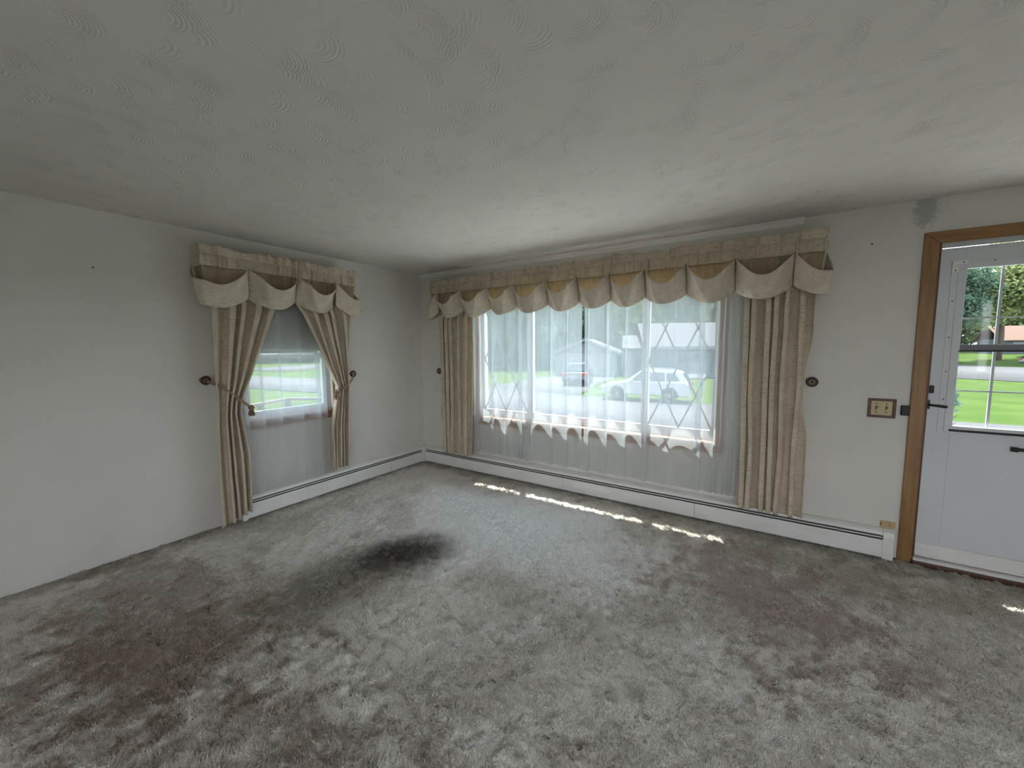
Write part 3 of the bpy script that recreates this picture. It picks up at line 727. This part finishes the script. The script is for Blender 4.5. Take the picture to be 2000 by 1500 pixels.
FZT = 2.268
vf = empty('window_valance', (2.2, -0.15, 1.8), 'long oatmeal linen swag valance across the picture window', 'valance')
pk = [0.47, 0.827, 1.211, 1.547, 1.915, 2.25, 2.556, 2.862, 3.190, 3.535, 3.899]
s0, s1, D = 0.330, 4.075, 0.170
valance(vf, FM, s0, s1, D, [0.0]+[D+p-s0 for p in pk]+[2*D+s1-s0], FZT, 11, 0)
vl = empty('window_valance', (0.15, -1.72, 1.8), 'short oatmeal linen swag valance over the side window', 'valance')
s0, s1, D = -2.390, -1.06, 0.170
valance(vl, LM, s0, s1, D, [0.03]+[D+p-s0 for p in (-2.071, -1.671, -1.296)]+[2*D+s1-s0], 2.265, 23, 0)

# long drapes at the picture window
d1 = empty('linen_drape', (0.69, -0.1, 0.2), 'oatmeal linen drape hanging at the corner side of the picture window', 'curtain')
drape(FM, pw([0, 2.2], [0.475, 0.455]), pw([0, 2.2], [0.885, 0.925]), 0.136, 0.036, 5, 0.205, 2.15, 3, 'panel', 'linen', d1)
d2 = empty('linen_drape', (3.81, -0.1, 0.2), 'oatmeal linen drape hanging between the picture window and the door', 'curtain')
drape(FM, pw([0, 2.2], [3.625, 3.60]), pw([0, 2.2], [4.005, 4.00]), 0.136, 0.038, 6, lambda u: 0.205+0.0*u, 2.15, 8, 'panel', 'linen', d2)
# sheers
sh1 = empty('sheer_curtain', (1.58, -0.1, 0.27), 'white sheer curtain, half of the pair nearer the room corner', 'curtain')
def sheer(fmap, a, b, dc, amp, nf, zb, zt, seed, parent, bunch=0.0, ncol=260):
    rng = np.random.default_rng(seed); u = np.linspace(0, 1, ncol); nrow = 46
    k = np.arange(nf+1)/nf
    jit = k+np.concatenate([[0], rng.uniform(-0.33, 0.33, nf-1)/nf, [0]])
    ph0 = np.interp(u, jit, k)*nf*2*math.pi
    au = np.interp(u, k, amp*rng.uniform(0.35, 1.25, nf+1))
    sn = vnoise(rng, nrow, ncol, 3, nf)
    P = np.zeros((nrow, ncol, 3)); uv = np.zeros((nrow, ncol, 2))
    for i in range(nrow):
        t = i/(nrow-1); z = zt-(zt-zb)*t
        ph = ph0+0.35*sn[i]*t
        fl = 0.6+0.5*t
        base = u if bunch == 0 else u**(1-bunch)
        s = a+(b-a)*(base+0.30/nf*np.sin(ph+0.6)*0.9)
        d = dc+au*fl*(np.sin(ph)+0.25*np.sin(2*ph+1.0))
        d = np.maximum(d, 0.062)
        for j in range(ncol): P[i, j] = fmap(s[j], d[j], z+0.004*math.sin(ph[j]))
        uv[i, :, 0] = u*1.8*(b-a); uv[i, :, 1] = z
    o = grid_mesh('voile', P, 'sheer', parent, True, 0.0, uv)
    hem = P[-3:].copy()
    hem[:, :, :] += np.array(fmap(0, 0.002, 0))-np.array(fmap(0, 0, 0))
    grid_mesh('hem', hem, 'sheer', o, True, 0.0)
    return o
sheer(FM, 0.90, 2.238, 0.092, 0.028, 7, 0.265, 2.12, 4, sh1)
sh2 = empty('sheer_curtain', (2.85, -0.1, 0.27), 'white sheer curtain, half of the pair nearer the front door', 'curtain')
sheer(FM, 2.262, 3.385, 0.092, 0.028, 6, 0.265, 2.12, 6, sh2)
sh4 = empty('sheer_curtain', (3.5, -0.1, 0.27), 'bunched sheer curtain edge beside the drape nearer the door', 'curtain')
sheer(FM, 3.40, 3.60, 0.090, 0.024, 4, 0.265, 2.12, 16, sh4, ncol=160)
# side window: tied-back drapes, sheer
d3 = empty('linen_drape', (0.1, -2.25, 0.03), 'tied-back linen drape of the side window, farther from the room corner', 'curtain')
drape(LM, pw([0, 0.9, 1.05, 2.2], [-2.365, -2.345, -2.335, -2.325]), pw([0, 0.25, 0.6, 0.95, 1.05, 1.25, 1.5, 1.85, 2.2], [-2.115, -2.115, -2.125, -2.165, -2.150, -2.055, -1.955, -1.815, -1.72]),
      0.134, 0.036, 5, lambda u: 0.03+0.085*u, 2.15, 31, 'panel', 'linen', d3, dcf=lambda z, u: 0.012*np.exp(-((z-1.05)/0.3)**2)*(1-u))
d4 = empty('linen_drape', (0.1, -1.25, 0.25), 'tied-back linen drape of the side window, nearer the room corner', 'curtain')
drape(LM, pw([0, 0.25, 0.7, 1.0, 1.10, 1.3, 1.5, 1.85, 2.2], [-1.40, -1.395, -1.385, -1.325, -1.310, -1.400, -1.490, -1.648, -1.73]), pw([0, 0.25, 1.08, 1.2, 2.2], [-1.215, -1.205, -1.175, -1.165, -1.120]),
      0.134, 0.034, 5, 0.255, 2.15, 37, 'panel', 'linen', d4)
sh3 = empty('sheer_curtain', (0.08, -1.75, 0.2), 'white sheer curtain hanging in the small side window', 'curtain')
sheer(LM, -2.16, -1.41, 0.080, 0.014, 5, 0.215, 2.12, 44, sh3)

# tieback knobs and ropes
def knob(fmap, s, z, label, parts_d=0.085):
    c = fmap(s, 0.0, z); ax = tuple(np.array(fmap(s, 1.0, z))-np.array(fmap(s, 0.0, z)))
    root = empty('holdback', c, label, 'curtain knob', 'round dark wood curtain knobs')
    k = parts_d
    MB().lathe(c, ax, [(0.0, 0.020), (0.006, 0.020), (0.010, 0.010), (k-0.02, 0.009), (k-0.012, 0.012)], 18).build('stem', 'brass', root, True)
    ro = MB().lathe(c, ax, [(k-0.014, 0.014), (k-0.012, 0.030), (k-0.006, 0.036), (k, 0.037), (k+0.005, 0.034), (k+0.007, 0.027), (k+0.004, 0.023), (k+0.004, 0.016)], 28).build('rosette', 'knob_wood', root, True)
    MB().lathe(c, ax, [(k+0.002, 0.017), (k+0.0075, 0.0165), (k+0.0085, 0.0135), (k+0.004, 0.0120)], 24).build('ring', 'brass', ro, True)
    MB().lathe(c, ax, [(k+0.001, 0.012), (k+0.005, 0.011), (k+0.0065, 0.006)], 16).build('centre', 'knob_wood', ro, True)
    return root
knob(LM, -2.385, 1.232, 'dark wood curtain knob on the left wall, outermost by the side window')
knob(LM, -1.078, 1.207, 'dark wood curtain knob between the side window and the room corner')
knob(FM, 0.345, 1.190, 'dark wood curtain knob half hidden by the drape in the room corner', 0.055)
knob(FM, 4.050, 1.208, 'dark wood curtain knob on the front wall facing the light switch', 0.03)

def rope(fmap, knob_s, knob_z, knob_d, path, tassel, label, seed):
    rng = np.random.default_rng(seed)
    root = empty('rope_tieback', fmap(*path[-1]), label, 'tieback', 'rope tiebacks of the side window')
    def strand(off_z, off_d, name):
        ctrl = [Vector(fmap(knob_s, knob_d+off_d, knob_z+off_z))]+[Vector(fmap(s, d+off_d, z+off_z)) for s, d, z in path]
        pts = []
        for i in range(len(ctrl)-1):
            p0 = ctrl[max(i-1, 0)]; p1 = ctrl[i]; p2 = ctrl[i+1]; p3 = ctrl[min(i+2, len(ctrl)-1)]
            for k in range(14):
                t = k/14
                pts.append(0.5*((2*p1)+(p2-p0)*t+(2*p0-5*p1+4*p2-p3)*t*t+(3*p1-p0-3*p2+p3)*t**3))
        pts.append(ctrl[-1])
        m = MB()
        for ph in (0.0, math.pi):      # two twisted plies
            q = []
            for i, p in enumerate(pts):
                tn = (pts[min(i+1, len(pts)-1)]-pts[max(i-1, 0)]).normalized(); e1 = tn.cross(Vector((0, 0, 1))).normalized(); e2 = tn.cross(e1)
                a = i*0.9+ph; q.append(p+(e1*math.cos(a)+e2*math.sin(a))*0.0028)
            m.tube(q, 0.0036, 7)
        m.build(name, 'rope', root, True)
    strand(0.0, 0.004, 'rope_strand'); strand(-0.014, 0.0, 'rope_strand')
    tx = Vector(fmap(*tassel))
    h = MB().lathe(tx, (0, 0, -1), [(-0.016, 0.007), (-0.008, 0.018), (0.006, 0.024), (0.018, 0.020), (0.024, 0.013), (0.028, 0.016)], 16).build('tassel_head', 'tassel', root, True)
    m = MB()
    for k in range(40):
        a = rng.uniform(0, 2*math.pi); rr = rng.uniform(0.002, 0.016); l = rng.uniform(0.035, 0.055)
        p = tx+Vector((rr*math.cos(a), rr*math.sin(a), -0.024)); e_ = tx+Vector((1.8*rr*math.cos(a), 1.8*rr*math.sin(a), -0.024-l))
        m.tube([p, (p+e_)/2+Vector((0.002*math.cos(a), 0.002*math.sin(a), 0)), e_], 0.0022, 5)
    tag(m.build('tassel_fringe', 'tassel', h), kind='stuff')
rope(LM, -2.385, 1.232, 0.080, [(-2.34, 0.150, 1.205), (-2.26, 0.176, 1.135), (-2.19, 0.178, 1.065), (-2.135, 0.160, 1.020), (-2.112, 0.125, 1.005)], (-2.110, 0.165, 0.992), 'twisted rope tieback with tassel slanting across the outer side-window drape', 1)
rope(LM, -1.078, 1.207, 0.080, [(-1.13, 0.145, 1.170), (-1.19, 0.165, 1.120), (-1.25, 0.170, 1.085), (-1.305, 0.155, 1.068), (-1.328, 0.125, 1.062)], (-1.325, 0.160, 1.040), 'twisted rope tieback with tassel on the drape nearer the corner', 2)

# ------------------------------------------------------------------ outdoors
GZ = -1.40
nxg, nyg = 60, 70
gx = np.linspace(-170, 120, nxg); gy = np.linspace(-60, 190, nyg); GX, GY = np.meshgrid(gx, gy)
sm = np.clip((GY-78)/22, 0, 1); sm = sm*sm*(3-2*sm)
ground = grid_mesh('ground', np.stack([GX, GY, GZ-0.02+1.25*sm], axis=-1), 'grass'); tag(ground, kind='structure')
def slab_poly(name, pts, z, mat):
    m = MB(); m.prism(pts, 'z', z-0.03, z); return tag(m.build(name, mat), kind='structure')
def strip(name, A, B, z, mat):
    """road surface between two edge lines with the same number of points"""
    P = np.zeros((2, len(A), 3)); P[0, :, :2] = A; P[1, :, :2] = B; P[:, :, 2] = z
    return tag(grid_mesh(name, P, mat, None, False, 0.02), kind='structure')
strip('added_bounce_strip', [(-12, 6.2), (12, 6.2)], [(-12, 0.2), (12, 0.2)], GZ+0.010, 'pale_bounce')  # unseen pale strip added to bounce sunlight up to the ceiling
strip('added_back_ground', [(-14, -6.3), (16, -6.3)], [(-14, -26), (16, -26)], GZ+0.010, 'deck')  # unseen dark ground added to keep lawn bounce off the ceiling
strip('street', [(70, 18.5), (40, 18), (10, 17.6), (-6, 18), (-13.5, 20), (-20, 19.5), (-33, 17.7), (-45, 16), (-120, 8)],
      [(70, 6), (40, 7), (10, 7.5), (-6, 8), (-14, 10.5), (-21, 10.8), (-28, 9.9), (-42, 7.5), (-120, -4)], GZ+0.012, 'asphalt')
strip('driveway', [(-13.5, 19.6), (-14.2, 25), (-14.9, 32.9)], [(-5.6, 17.7), (-7.2, 24.9), (-8.7, 34.4)], GZ+0.018, 'drive')
strip('side_street', [(4, 66), (17, 46.1), (20.2, 43.2), (25, 36), (40, 18)], [(4, 110), (26.5, 80.0), (30.5, 72.5), (42, 62), (70, 50)], GZ+0.012, 'asphalt')
strip('far_road', [(-48, 22), (-50.5, 26.7), (-60, 45)], [(-62, 22), (-63, 27), (-74, 45)], GZ+0.012, 'asphalt')

def frame_obj(origin, ang):
    return Matrix.Translation(origin) @ Matrix.Rotation(ang, 4, 'Z')
class LB(MB):
    """builder in a house's or car's own axes"""
    def place(self, name, mat, root, Mx, smooth=False, bevel=0.0):
        self.v = [tuple(Mx @ Vector(p)) for p in self.v]
        return self.build(name, mat, root, smooth, bevel)
def window(root, Mx, x0, x1, z0, z1, y=-0.02, split=1):
    f = LB(); e = 0.09
    f.box(x0-e, x1+e, y-0.05, y, z0-e, z0); f.box(x0-e, x1+e, y-0.05, y, z1, z1+e); f.box(x0-e, x0, y-0.05, y, z0, z1); f.box(x1, x1+e, y-0.05, y, z0, z1)
    for k in range(1, split):
        xm = x0+(x1-x0)*k/split; f.box(xm-0.04, xm+0.04, y-0.05, y, z0, z1)
    fo = f.place('window', 'house_trim', root, Mx)
    for k in range(split):
        a = x0+(x1-x0)*k/split+(0.04 if k else 0); b_ = x0+(x1-x0)*(k+1)/split-(0.04 if k < split-1 else 0)
        p = LB().box(a, b_, y-0.03, y-0.01, z0, z1).place('pane', 'house_glass', None, Mx)
        p.parent = fo; p.matrix_parent_inverse = Matrix.Identity(4) if fo.parent is None else (Matrix.Translation(-Vector(root.location)))
        p.matrix_parent_inverse = Matrix.Translation(Vector((0, 0, 0))) if False else p.matrix_parent_inverse
        p.matrix_parent_inverse = Matrix.Identity(4)
    return fo
def gable_roof(root, Mx, x0, x1, y0, y1, ze, zr, mat, along='x', over=0.35):
    """two thick roof slopes"""
    for sgn in (0, 1):
        m = LB()
        if along == 'x':
            ym = (y0+y1)/2; yo = y0-over if sgn == 0 else y1+over; k = (zr-ze)/abs(ym-(y0 if sgn == 0 else y1)); zo = ze-k*over
            m.prism([(yo, zo), (ym, zr), (ym, zr+0.12), (yo, zo+0.12)], 'x', x0-over, x1+over)
        else:
            xm = (x0+x1)/2; xo = x0-over if sgn == 0 else x1+over; k = (zr-ze)/abs(xm-(x0 if sgn == 0 else x1)); zo = ze-k*over
            m.prism([(xo, zo), (xm, zr), (xm, zr+0.12), (xo, zo+0.12)], 'y', y0-over, y1+over)
        m.place('roof_slope', mat, root, Mx)

# garage with its gable to the street
ga = math.atan2(1.5, 6.0)
org = (-14.76, 32.9, GZ); Mx = frame_obj(org, ga)
hg = empty('garage', org, 'pale grey gabled garage across the street with a white double door', 'garage')
w_ = 6.2
LB().prism([(0, 0), (w_, 0), (w_, 2.32), (w_/2, 3.60), (0, 2.32)], 'y', 0, 7).place('walls', 'house_grey', hg, Mx)
gable_roof(hg, Mx, 0, w_, 0, 7, 2.38, 3.66, 'roof_grey', 'y')
for sg in (-1, 1):
    LB().prism([(w_/2, 3.72), (w_/2+sg*(w_/2+0.35), 2.28), (w_/2+sg*(w_/2+0.35), 2.12), (w_/2, 3.56)], 'y', -0.42, -0.36).place('barge_board', 'house_trim', hg, Mx)
for k in range(4):
    LB().box(0.75, 5.4, -0.06, -0.02, 0.03+k*0.51, 0.03+k*0.51+0.49).place('door_panel', 'house_trim', hg, Mx)
LB().box(0.62, 0.75, -0.08, 0, 0, 2.2).place('door_jamb', 'house_trim', hg, Mx); LB().box(5.4, 5.53, -0.08, 0, 0, 2.2).place('door_jamb', 'house_trim', hg, Mx)
LB().box(0.62, 5.53, -0.08, 0, 2.08, 2.22).place('door_head', 'house_trim', hg, Mx)
# the house joined to it
org = (-8.75, 34.9, GZ); ha = math.atan2(3.1, 5.76); Mx = frame_obj(org, 0.30)
hm = empty('house', (-5.95, 34.9, GZ), 'blue-grey single storey house with pale roof across the street', 'house'); hw = hm
LB().box(0.35, 2.95, 0, 6, 0, 2.75).place('wing_walls', 'house_grey', hw, Mx)
gable_roof(hw, Mx, 0.55, 2.7, 0, 6, 2.75, 4.0, 'roof_grey', 'x', 0.25)
window(hw, Mx, 0.35, 0.95, 1.15, 2.25); window(hw, Mx, 1.55, 2.15, 0.75, 2.35)
org = (-5.95, 34.9, GZ); Mx = frame_obj(org, 0.42)
LB().box(0, 13.5, 0, 7.5, 0, 3.05).place('walls', 'house_blue', hm, Mx)
gable_roof(hm, Mx, 0, 13.5, 0, 7.5, 3.05, 5.2, 'roof_grey', 'x', 0.45)
LB().box(-0.45, 13.95, -0.50, -0.42, 2.66, 2.86).place('fascia', 'house_trim', hm, Mx)
window(hm, Mx, 0.45, 2.75, 1.35, 2.55, split=3)
dd = LB().box(3.75, 4.70, -0.07, -0.01, 0.35, 2.45).place('front_door', 'house_trim', hm, Mx)
LB().box(3.95, 4.5, -0.09, -0.065, 1.5, 2.2).place('door_pane', 'house_glass', hm, Mx)
LB().box(3.5, 4.95, -1.1, 0, 0, 0.33).place('step', 'concrete', hm, Mx)
window(hm, Mx, 6.6, 8.4, 1.25, 2.5, split=2)
window(hm, Mx, 10.2, 11.6, 1.25, 2.5, split=2)
# red-roofed house far off beyond the door glass
org = (37.9, 101.0, -0.25); Mx = frame_obj(org, 0.15)
hr = empty('house', org, 'small distant house with a red-brown roof seen through the door glass', 'house')
LB().box(0, 11, 0, 7, -0.4, 2.7).place('walls', 'house_grey', hr, Mx)
gable_roof(hr, Mx, 0, 11, 0, 7, 2.7, 5.0, 'roof_red', 'x', 0.5)
window(hr, Mx, 1.2, 2.6, 0.9, 2.1, split=2); window(hr, Mx, 6.5, 8.3, 0.9, 2.1, split=2)
LB().box(4.2, 5.1, -0.06, -0.01, 0.0, 2.1).place('front_door', 'house_blue', hr, Mx)
LB().box(9.0, 9.8, 2.0, 2.8, 3.6, 6.0).place('chimney', 'roof_red', hr, Mx)

# cars ---------------------------------------------------------------
def suv(name, loc, heading, paint, label, Lc=4.5, W=1.82, Hc=1.66, group=None):
    root = empty(name, loc, label, 'car', group)
    Mx = frame_obj(loc, heading)
    h = W/2; rw = 0.35; wx = (0.86, 0.86+2.68)            # local +x points to the rear, nose at x=0
    def arc(cx): return [(cx+0.41*math.cos(a), rw+0.41*math.sin(a)) for a in np.linspace(math.pi, 0, 9)]
    low = [(0.05, 0.30)]+arc(wx[0])[0:]+arc(wx[1])+[(Lc-0.06, 0.32), (Lc, 0.55), (Lc-0.05, 1.02), (Lc-0.28, 1.08), (1.38, 1.04), (1.02, 1.00), (0.25, 0.86), (0.04, 0.74), (0.0, 0.50)]
    LB().prism(low, 'y', -h, h).place('body', paint, root, Mx, False, 0.05)
    # greenhouse
    m = LB(); bot = [(1.28, 1.00), (4.34, 1.04)]; top = [(2.05, Hc-0.04), (2.55, Hc), (3.65, Hc-0.02), (4.05, Hc-0.10)]
    b0 = len(m.v); hi = h-0.06; ht = h-0.26
    pr_ = [(1.28, 1.00, hi), (4.40, 1.04, hi), (4.05, Hc-0.10, ht), (3.65, Hc-0.02, ht), (2.55, Hc, ht), (2.05, Hc-0.05, ht)]
    m.v += [(x, -y, z) for x, z, y in pr_]+[(x, y, z) for x, z, y in pr_]
    n = len(pr_); m.f += [tuple(range(n)), tuple(range(2*n-1, n-1, -1))]+[(i, n+i, n+(i+1) % n, (i+1) % n) for i in range(n)]
    m.place('cabin', paint, root, Mx, False, 0.03)
    # panes
    for sg in (-1, 1):
        def sp(x, z):
            k = (z-1.02)/(Hc-0.06-1.02); return (x, sg*(hi+(ht-hi)*k+0.012), z)
        for quad in (((1.58, 1.08), (2.40, 1.08), (2.42, Hc-0.14), (2.10, Hc-0.14)), ((2.48, 1.08), (3.30, 1.09), (3.28, Hc-0.14), (2.50, Hc-0.14)), ((3.38, 1.09), (4.02, 1.12), (3.78, Hc-0.16), (3.36, Hc-0.14))):
            g = LB(); p = [Vector(sp(*q)) for q in quad]; q2 = [v_+Vector((0, -sg*0.03, 0)) for v_ in p]
            g.v = [tuple(a) for a in p+q2]; g.f = [(0, 1, 2, 3), (7, 6, 5, 4)]+[(i, 4+i, 4+(i+1) % 4, (i+1) % 4) for i in range(4)]
            g.place('side_window', 'car_glass', root, Mx)
        LB().box(1.55, 1.75, sg*h, sg*(h+0.16), 1.02, 1.16).place('mirror', paint, root, Mx, False, 0.02)
        LB().box(Lc-0.14, Lc+0.01, sg*(h-0.02), sg*(h-0.34), 0.78, 1.02).place('tail_lamp', 'lamp_red', root, Mx)
        LB().box(0.02, 0.30, sg*(h-0.36), sg*(h+0.005), 0.70, 0.80).place('headlamp', 'lamp_clear', root, Mx)
        LB().tube([(2.2, sg*0.56, Hc+0.03), (3.0, sg*0.56, Hc+0.05), (3.8, sg*0.56, Hc+0.0)], 0.022, 6).place('roof_rail', 'rim', root, Mx)
    for (xa, za, xb, zb) in ((1.36, 1.05, 2.00, Hc-0.10), (4.385, 1.10, 4.10, Hc-0.16)):
        g = LB(); wa, wb = hi-0.10, ht-0.05; o_ = -0.02 if xa < 2 else 0.02
        g.v = [(xa+o_, -wa, za+0.01), (xa+o_, wa, za+0.01), (xb+o_, wb, zb+0.01), (xb+o_, -wb, zb+0.01), (xa-o_, -wa, za-0.02), (xa-o_, wa, za-0.02), (xb-o_, wb, zb-0.02), (xb-o_, -wb, zb-0.02)]
        g.f = [(0, 1, 2, 3), (7, 6, 5, 4)]+[(i, 4+i, 4+(i+1) % 4, (i+1) % 4) for i in range(4)]
        g.place('windscreen' if xa < 2 else 'rear_window', 'car_glass', root, Mx)
    LB().box(-0.02, 0.06, -0.5, 0.5, 0.52, 0.70).place('grille', 'tyre', root, Mx)
    LB().box(Lc-0.02, Lc+0.03, -0.26, 0.26, 0.62, 0.75).place('number_plate', 'house_trim', root, Mx)
    for x in wx:
        for sg in (-1, 1):
            c = (x, sg*(h-0.22), rw)
            wh = LB().lathe(c, (0, sg, 0), [(0, rw-0.05), (0.0, rw), (0.19, rw), (0.21, rw-0.03), (0.21, 0.22)], 22).place('wheel', 'tyre', root, Mx)
            LB().lathe((x, sg*(h-0.015), rw), (0, sg, 0), [(-0.02, 0.215), (0.005, 0.215), (-0.012, 0.12), (0.008, 0.06), (0.01, 0.02)], 16).place('rim', 'rim', wh, Mx)
    return root
# white car: nose towards -x, near-side wheels at the traced contact points
ang = math.atan2(17.512-17.313, -0.394+3.089)
nx_, ny_ = math.cos(ang), math.sin(ang)
cx, cy = -3.089-nx_*0.86-ny_*0.75, 17.313-ny_*0.86+nx_*0.75
suv('parked_car', (cx, cy, GZ+0.015), ang, 'car_white', 'white sport utility car parked across the street behind the sheer curtain', group=None)
suv('parked_car', (-9.35, 27.2, GZ+0.02), math.radians(-74)+math.pi-math.pi, 'car_dark', 'dark sport utility car standing in the driveway before the garage', Lc=4.6, W=1.9, Hc=1.75)
suv('parked_car', (36.9, 79.9, GZ+0.02), math.radians(200), 'car_grey', 'grey car at the edge of the door glass on the side street')

# trees ---------------------------------------------------------------
def tree(name, loc, height, crown_r, crown_z, leafmat, label, seed, leaves=2600, leaf=0.42, trunk_r=0.22, cat='tree', clumps=16, group='trees across the street'):
    rng = np.random.default_rng(seed); root = empty(name, loc, label, cat, group)
    x, y, z = loc
    t = MB(); top = z+height*0.72
    t.tube([(x, y, z-0.1), (x+rng.uniform(-.15, .15), y, z+height*0.2), (x+rng.uniform(-.3, .3), y+rng.uniform(-.3, .3), z+height*0.45), (x, y, top)], [trunk_r*1.35, trunk_r, trunk_r*0.75, trunk_r*0.25], 9)
    for k in range(7):
        a = rng.uniform(0, 2*math.pi); zz = z+height*rng.uniform(0.28, 0.55); ln = crown_r*rng.uniform(0.5, 0.85)
        t.tube([(x, y, zz), (x+0.5*ln*math.cos(a), y+0.5*ln*math.sin(a), zz+0.28*ln), (x+ln*math.cos(a), y+ln*math.sin(a), zz+0.6*ln)], [trunk_r*0.45, trunk_r*0.3, trunk_r*0.08], 6)
    t.build('trunk', 'bark', root, True)
    cc = rng.normal(size=(clumps, 3)); cc /= np.linalg.norm(cc, axis=1)[:, None]
    cc *= (rng.uniform(0.25, 0.78, (clumps, 1)))
    ch = (height-crown_z)/2; cen = np.array([x, y, z+crown_z+ch])
    cc = cen+cc*np.array([crown_r, crown_r, ch])
    rad = rng.uniform(0.30, 0.52, clumps)
    pick = rng.integers(0, clumps, leaves)
    dv = rng.normal(size=(leaves, 3)); dv /= np.linalg.norm(dv, axis=1)[:, None]
    pos = cc[pick]+dv*(rad[pick]*rng.uniform(0.55, 1.0, leaves)**0.5)[:, None]*np.array([crown_r, crown_r, ch*0.8])
    nrm = dv+rng.normal(size=(leaves, 3))*0.6+np.array([0, 0, 0.5]); nrm /= np.linalg.norm(nrm, axis=1)[:, None]
    a = np.cross(nrm, rng.normal(size=(leaves, 3))); a /= np.linalg.norm(a, axis=1)[:, None]; b = np.cross(nrm, a)
    sz = leaf*rng.uniform(0.6, 1.3, leaves)[:, None]
    V = np.stack([pos-a*sz*0.5, pos-b*sz*0.28+a*sz*0.05, pos+a*sz*0.5, pos+b*sz*0.28+a*sz*0.05], axis=1).reshape(-1, 3)
    me = bpy.data.meshes.new('foliage'); n4 = leaves*4
    me.vertices.add(n4); me.vertices.foreach_set('co', V.astype(np.float32).ravel())
    me.loops.add(n4); me.loops.foreach_set('vertex_index', np.arange(n4, dtype=np.int32))
    me.polygons.add(leaves); me.polygons.foreach_set('loop_start', np.arange(0, n4, 4, dtype=np.int32)); me.polygons.foreach_set('loop_total', np.full(leaves, 4, dtype=np.int32))
    me.update(calc_edges=True)
    f = link('foliage', me, leafmat); sub(root, f); tag(f, kind='stuff')
    return root
TW = [((-34, 46), 13, 5.5, 'leaf_a'), ((-26, 44), 15, 6.0, 'leaf_b'), ((-19.5, 47), 14, 5.5, 'leaf_b'), ((-13, 52), 16, 6.0, 'leaf_a'), ((-6.5, 56), 18, 6.0, 'leaf_b'), ((0.5, 53), 16, 6.0, 'leaf_a'), ((8, 55), 17, 6.5, 'leaf_b'), ((-42, 40), 14, 6.0, 'leaf_c')]
TL = ['tree behind the far left edge of the picture window view', 'tall blue-green tree left of the garage across the street', 'blue-green tree close beside the garage gable', 'tree rising behind the garage roof peak', 'blue-green tree behind the low house wing', 'tree rising behind the pale house roof', 'tall tree beyond the right end of the blue-grey house', 'yellow-green tree seen past the corner drape']
for i, (((px, py), h_, r_, lm), lb) in enumerate(zip(TW, TL)):
    tree('tree', (px, py, GZ), h_, r_*1.1, -3.0, lm, lb, 100+i, leaves=9000, leaf=0.9, clumps=40, trunk_r=0.26)
TD = [((27.3, 84), 17, 6.0, 3.4, 'leaf_b', 'blue-green tree at the left edge of the door glass'), ((33.2, 88), 19, 6.5, 4.4, 'leaf_c', 'broad yellow-green tree with dark trunk beyond the side street'), ((40.0, 93), 18.5, 6.0, 6.4, 'leaf_c', 'yellow-green tree beside the red-roofed house'), ((36, 122), 17, 8.0, -1.5, 'leaf_a', 'green tree far behind the yellow-green trees'), ((46, 130), 18, 9.0, -1.5, 'leaf_a', 'green tree far behind the red-roofed house'), ((28, 112), 15, 8.0, -1.5, 'leaf_b', 'dark green tree far behind the side street')]
for i, ((px, py), h_, r_, cz, lm, lb) in enumerate(TD):
    tree('tree', (px, py, GZ+(1.0 if py > 95 else 0.3)), h_, r_, cz, lm, lb, 200+i, leaves=9000, leaf=0.62 if i < 3 else 1.2, trunk_r=0.36, clumps=30, group='trees beyond the side street')
for i, ((px, py), h_) in enumerate((((-88, 30), 11), ((-96, 42), 13), ((-84, 44), 10), ((-92, 56), 12))):
    tree('tree', (px, py, GZ), h_, 8.5, -1.0, 'leaf_b', ['far tree at the left of the side window view', 'far tree near the middle of the side window view', 'far tree right of the middle of the side window view', 'far tree at the right of the side window view'][i], 300+i, leaves=5000, leaf=1.1, clumps=30, group='far trees in the side window')
# conifer branch close to the door, left edge of the glass
tree('shrub', (6.62, 7.6, GZ), 2.45, 0.55, 0.4, 'leaf_b', 'small feathery shrub on the lawn at the left edge of the door glass', 401, leaves=1500, leaf=0.16, trunk_r=0.03, cat='shrub', clumps=14, group=None)
# deck railing outside the side window
rl = empty('deck_railing', (-5.0, 0.8, GZ), 'low weathered deck railing outside the side window', 'railing')
A, K, B_ = (-4.35, -0.60), (-5.0, 0.79), (-3.2, 2.0)
for (p, q) in ((A, K), (K, B_)):
    for zz, w2 in ((0.39, 0.10), (0.13, 0.07), (-0.18, 0.07)):
        MB().bar((p[0], p[1], zz), (q[0], q[1], zz), w2, 0.05, (0, 0, 1) if zz > 0.3 else (0, 0, 1)).build('rail', 'rail_wood', rl)
for p in (A, K, B_, ((A[0]+K[0])/2, (A[1]+K[1])/2), ((B_[0]+K[0])/2, (B_[1]+K[1])/2)):
    MB().box(p[0]-0.045, p[0]+0.045, p[1]-0.045, p[1]+0.045, GZ, 0.37).build('post', 'rail_wood', rl)
